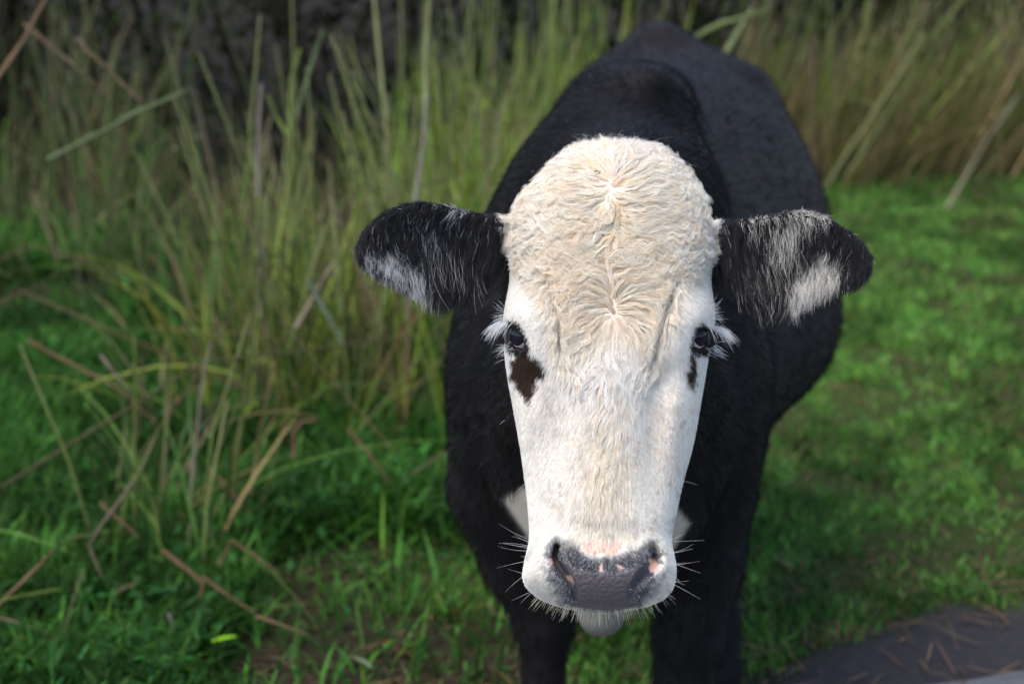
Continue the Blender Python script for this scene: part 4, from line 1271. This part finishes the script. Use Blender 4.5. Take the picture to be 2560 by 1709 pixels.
# ------------------------------------------------------------------ single stalks and leaves one can point to
TAN = (0.135, 0.085, 0.045); GREYT = (0.17, 0.145, 0.12); PALE = (0.17, 0.18, 0.075); YG = (0.12, 0.15, 0.035); GG = (0.10, 0.13, 0.06); BRN = (0.10, 0.055, 0.03)
DIM = 0.55
def stalk(path, d, wpx, col, label, d1=None, name="grass_stalk", down=False):
    "path in photo pixels from base to tip, from depth d to depth d1, width in photo pixels"
    n = len(path); d1 = d if d1 is None else d1
    ds = np.linspace(d, d1, n)
    P = [wpt(px, py, dd) for (px, py), dd in zip(path, ds)]
    if down:                                                     # let it run on to the ground below its lowest visible point
        q = P[0].copy(); v = P[0] - P[1]; v /= np.linalg.norm(v)
        if v[2] < -0.3: q = P[0] + v * (P[0][2] / -v[2])
        q[2] = float(ground_z(q[0], q[1])) - 0.01
        P = [q] + P
    P = np.array(P)
    L_ = np.linalg.norm(P[-1] - P[0])                            # stalks are never quite straight
    Pm = [P[0]]
    for a_, b_ in zip(P[:-1], P[1:]):
        m_ = (a_ + b_) / 2 + rng.normal(0, 0.018, 3) * np.linalg.norm(b_ - a_)
        Pm += [m_, b_]
    P = np.array(Pm); base = P[0].copy()
    r = wpx / 2 * d / FPX
    k = DIM if col not in (TAN, GREYT, PALE, YG, GG, BRN) else 1.0
    mott = [np.array(col) * k * q for q in rng.uniform(0.65, 1.2, 7)]
    me = tube_mesh(name, P - base, r * 0.80, r * 0.38, mott, 6, 3)
    o = link(name, me, M_STALK); o.location = base
    tag(o, label, "grass stalk", "single stalks that stand out")
    return o
stalk([(995, 560), (975, 420), (958, 240), (932, -40)], 5.6, 21, PALE, "pale stalk leaning left, tallest one left of the ear, cut by the top edge", down=True)
stalk([(1030, 600), (1042, 480), (1066, 245)], 5.3, 26, (0.33, 0.29, 0.23), "thick greyish stub of stalk standing above the left-hand ear", down=True)
stalk([(1066, 260), (1064, 120), (1078, -40)], 5.35, 22, PALE, "pale upright stalk growing on above the thick greyish stub")
stalk([(650, 620), (645, 400), (653, 210)], 5.4, 19, GREYT, "short grey broken stalk standing upright in the back left shade", down=True)
stalk([(740, 300), (770, 190), (808, 75)], 5.4, 16, GG, "grey-green stalk slanting right with its tip before the dark thicket")
stalk([(722, 520), (727, 330), (728, 200), (750, 122)], 5.3, 18, YG, "green leaf blade curving to the right beside a slanting grey-green stalk", name="grass_leaf", down=True)
stalk([(722, 345), (690, 290), (668, 235)], 5.3, 14, YG, "short green side leaf pointing up left from a curved blade", name="grass_leaf")
stalk([(-20, 215), (60, 100), (125, -20)], 4.6, 19, TAN, "tan stick crossing the upper left corner of the picture")
stalk([(120, 400), (285, 315), (380, 265), (475, 222)], 4.9, 16, GG, "grey-green straight stalk slanting up to the right above the green weeds")
stalk([(60, 60), (130, 120), (200, 178), (282, 240)], 5.0, 15, (0.20, 0.14, 0.08), "tan stalk slanting down right, lower of the short pair")
stalk([(190, 95), (250, 155), (300, 205), (350, 250)], 5.0, 16, (0.20, 0.14, 0.08), "tan stalk slanting down right, upper of the short pair")
stalk([(740, 820), (790, 730), (838, 652)], 4.8, 17, (0.36, 0.28, 0.19), "tan broken stalk leaning right just below the left-hand ear")
stalk([(770, 700), (815, 780), (858, 862)], 4.7, 13, (0.20, 0.24, 0.19), "grey-green blade slanting down right under the left-hand ear")
stalk([(338, 1290), (336, 1100), (335, 830)], 4.1, 14, YG, "yellow-green upright stalk of the front clump, leftmost", down=True)
stalk([(395, 1330), (380, 1240), (350, 1140)], 4.05, 13, YG, "yellow-green stalk bent left at the foot of the front clump", down=True)
stalk([(400, 1240), (412, 1000), (432, 820)], 4.15, 13, (0.16, 0.20, 0.07), "slender green stalk in the middle of the front clump", down=True)
stalk([(472, 1400), (480, 1200), (500, 1000), (528, 850)], 4.05, 15, (0.27, 0.22, 0.16), "pinkish grey upright stalk at the right of the front clump", down=True)
stalk([(70, 850), (200, 920), (390, 1055)], 4.3, 14, TAN, "long tan stalk sloping down right in front of the dark weeds")
stalk([(252, 888), (330, 985)], 4.2, 10, (0.36, 0.25, 0.19), "thin pinkish twig sloping down to the front clump")
stalk([(335, 1200), (285, 1270), (222, 1362), (262, 1455)], 3.85, 13, (0.27, 0.20, 0.14), "greyish bent stalk folded sharply at its lower left")
stalk([(250, 1255), (300, 1300), (345, 1340)], 3.9, 13, TAN, "short tan stalk lying across the bent greyish one")
stalk([(405, 1375), (470, 1425), (508, 1455), (500, 1490), (425, 1530)], 3.75, 17, TAN, "tan stalk folded back like a hook at the foot of the clump")
stalk([(505, 1440), (580, 1495), (640, 1530)], 3.75, 15, TAN, "tan stalk lying to the right of the hooked one")
stalk([(-20, 1530), (60, 1450), (138, 1370)], 3.6, 15, TAN, "tan blade rising from the lower left edge of the picture")
stalk([(-20, 1540), (60, 1560), (150, 1600)], 3.55, 11, (0.24, 0.18, 0.12), "thin brown blade lying low by the lower left edge")
stalk([(535, 1440), (578, 1350), (640, 1390), (700, 1432)], 3.9, 12, TAN, "tan stalk bent into a roof shape over the weeds")
stalk([(420, 1530), (440, 1580), (468, 1645)], 3.6, 11, GREYT, "short grey stalk sloping down right in the front weeds")
stalk([(735, 1145), (735, 1080), (755, 1052), (790, 1050)], 4.4, 15, TAN, "tan stalk with its top folded over to the right")
stalk([(628, 1245), (645, 1100), (690, 900)], 4.4, 14, (0.24, 0.15, 0.07), "brown upright stalk at the edge of the tall grass", down=True)
stalk([(520, 1170), (580, 1230), (650, 1315)], 4.2, 13, TAN, "tan stalk sloping down right at the foot of the tall grass")
stalk([(870, 1070), (920, 1130), (990, 1230)], 4.4, 13, TAN, "tan stalk sloping down right near the cow's chest")
stalk([(640, 1540), (700, 1560), (770, 1585)], 3.55, 13, TAN, "tan stalk lying flat in the weeds ahead of the cow")
stalk([(2065, 470), (2180, 290), (2310, 80)], 8.6, 21, (0.22, 0.23, 0.09), "broad pale stalk slanting right in the bank behind the lawn", down=True)
stalk([(2110, 450), (2200, 310), (2290, 190)], 8.7, 15, (0.20, 0.20, 0.08), "thinner pale stalk slanting alongside the broad one")
stalk([(2415, 440), (2480, 330), (2550, 230)], 8.6, 17, (0.27, 0.25, 0.15), "pale tan stalk slanting right near the right edge of the bank", down=True)
stalk([(2440, -30), (2490, 50), (2535, 180)], 8.5, 17, (0.13, 0.12, 0.06), "drooping dull stalk in the upper right corner")
stalk([(2030, 420), (2028, 250), (2040, 90)], 8.8, 15, (0.20, 0.13, 0.08), "brown upright stalk right of the cow's hip", down=True)
stalk([(1720, 110), (1800, 60), (1930, 20)], 6.5, 20, (0.20, 0.25, 0.09), "pale green leaf arching right from behind the cow's rump", name="grass_leaf")
stalk([(1800, 160), (1840, 90), (1880, 20)], 6.6, 24, (0.24, 0.27, 0.12), "broad pale leaf standing just right of the cow's rump", name="grass_leaf")

def flat_leaf(px, py, L, w, az, col, label, lift=0.05, name="fallen_leaf", cat="leaf", tilt=1.3):
    q = gpt(px, py)
    me = blade_mesh(name, [blades(np.zeros((1, 3)), np.array([L]), np.array([w]), np.array([az]), np.array([tilt]), np.array([.35]), np.array([col], float), 4)])
    o = link(name, me, M_GRASS); o.location = (q[0], q[1], q[2] + lift)
    tag(o, label, cat)
    return o
flat_leaf(535, 1700, 0.055, 0.022, 0.2, (0.24, 0.52, 0.02), "bright lime green leaf at the bottom edge left of the cow", 0.09)
flat_leaf(905, 1645, 0.075, 0.030, 0.5, (0.20, 0.07, 0.06), "reddish brown dead leaf on the soil before the cow", 0.02)
flat_leaf(985, 1640, 0.05, 0.016, -0.6, (0.22, 0.10, 0.05), "small curled orange-brown leaf right of the reddish dead leaf", 0.015)
flat_leaf(880, 1660, 0.10, 0.02, -1.0, (0.25, 0.30, 0.17), "pale grey-green blade lying near the reddish dead leaf", 0.02)

def flower(px, py, d, label, r=0.014):
    q = wpt(px, py, d)
    root = empty("wildflower", (q[0], q[1], 0.0))
    tag(root, label, "flower", "small pale flowers in the weeds")
    link("stem", tube_mesh("stem", [(0, 0, -.01), (0.01, 0, q[2] * .5), (0, 0, q[2])], .002, .0015, (0.05, 0.10, 0.03), 5, 2), M_STALK, root)
    for k in range(5):
        a = k * 2 * math.pi / 5
        me = blade_mesh("petal", [blades(np.zeros((1, 3)), np.array([r]), np.array([r * .8]), np.array([a]), np.array([1.0]), np.array([.4]), np.array([(0.30, 0.31, 0.27)]), 3)])
        o = link("petal", me, M_GRASS, root); o.location = (0, 0, q[2])
flower(437, 372, 5.6, "small white flower, lower of the pair in the back left weeds")
flower(497, 342, 5.8, "small white flower, upper of the pair in the back left weeds")
flower(526, 1088, 4.3, "tiny white flower between the front clump and the tall grass", 0.010)

speck = flat_leaf(1490, 428, 0.009, 0.003, 1.0, (0.02, 0.015, 0.01), "tiny dark speck of debris caught in the crown curls", name="grass_seed", cat="grass seed")
U0, V0 = 1487, 430
q = cam2world(from_uvw(U0, V0, surf_w(U0, V0) + 30))
speck.location = q
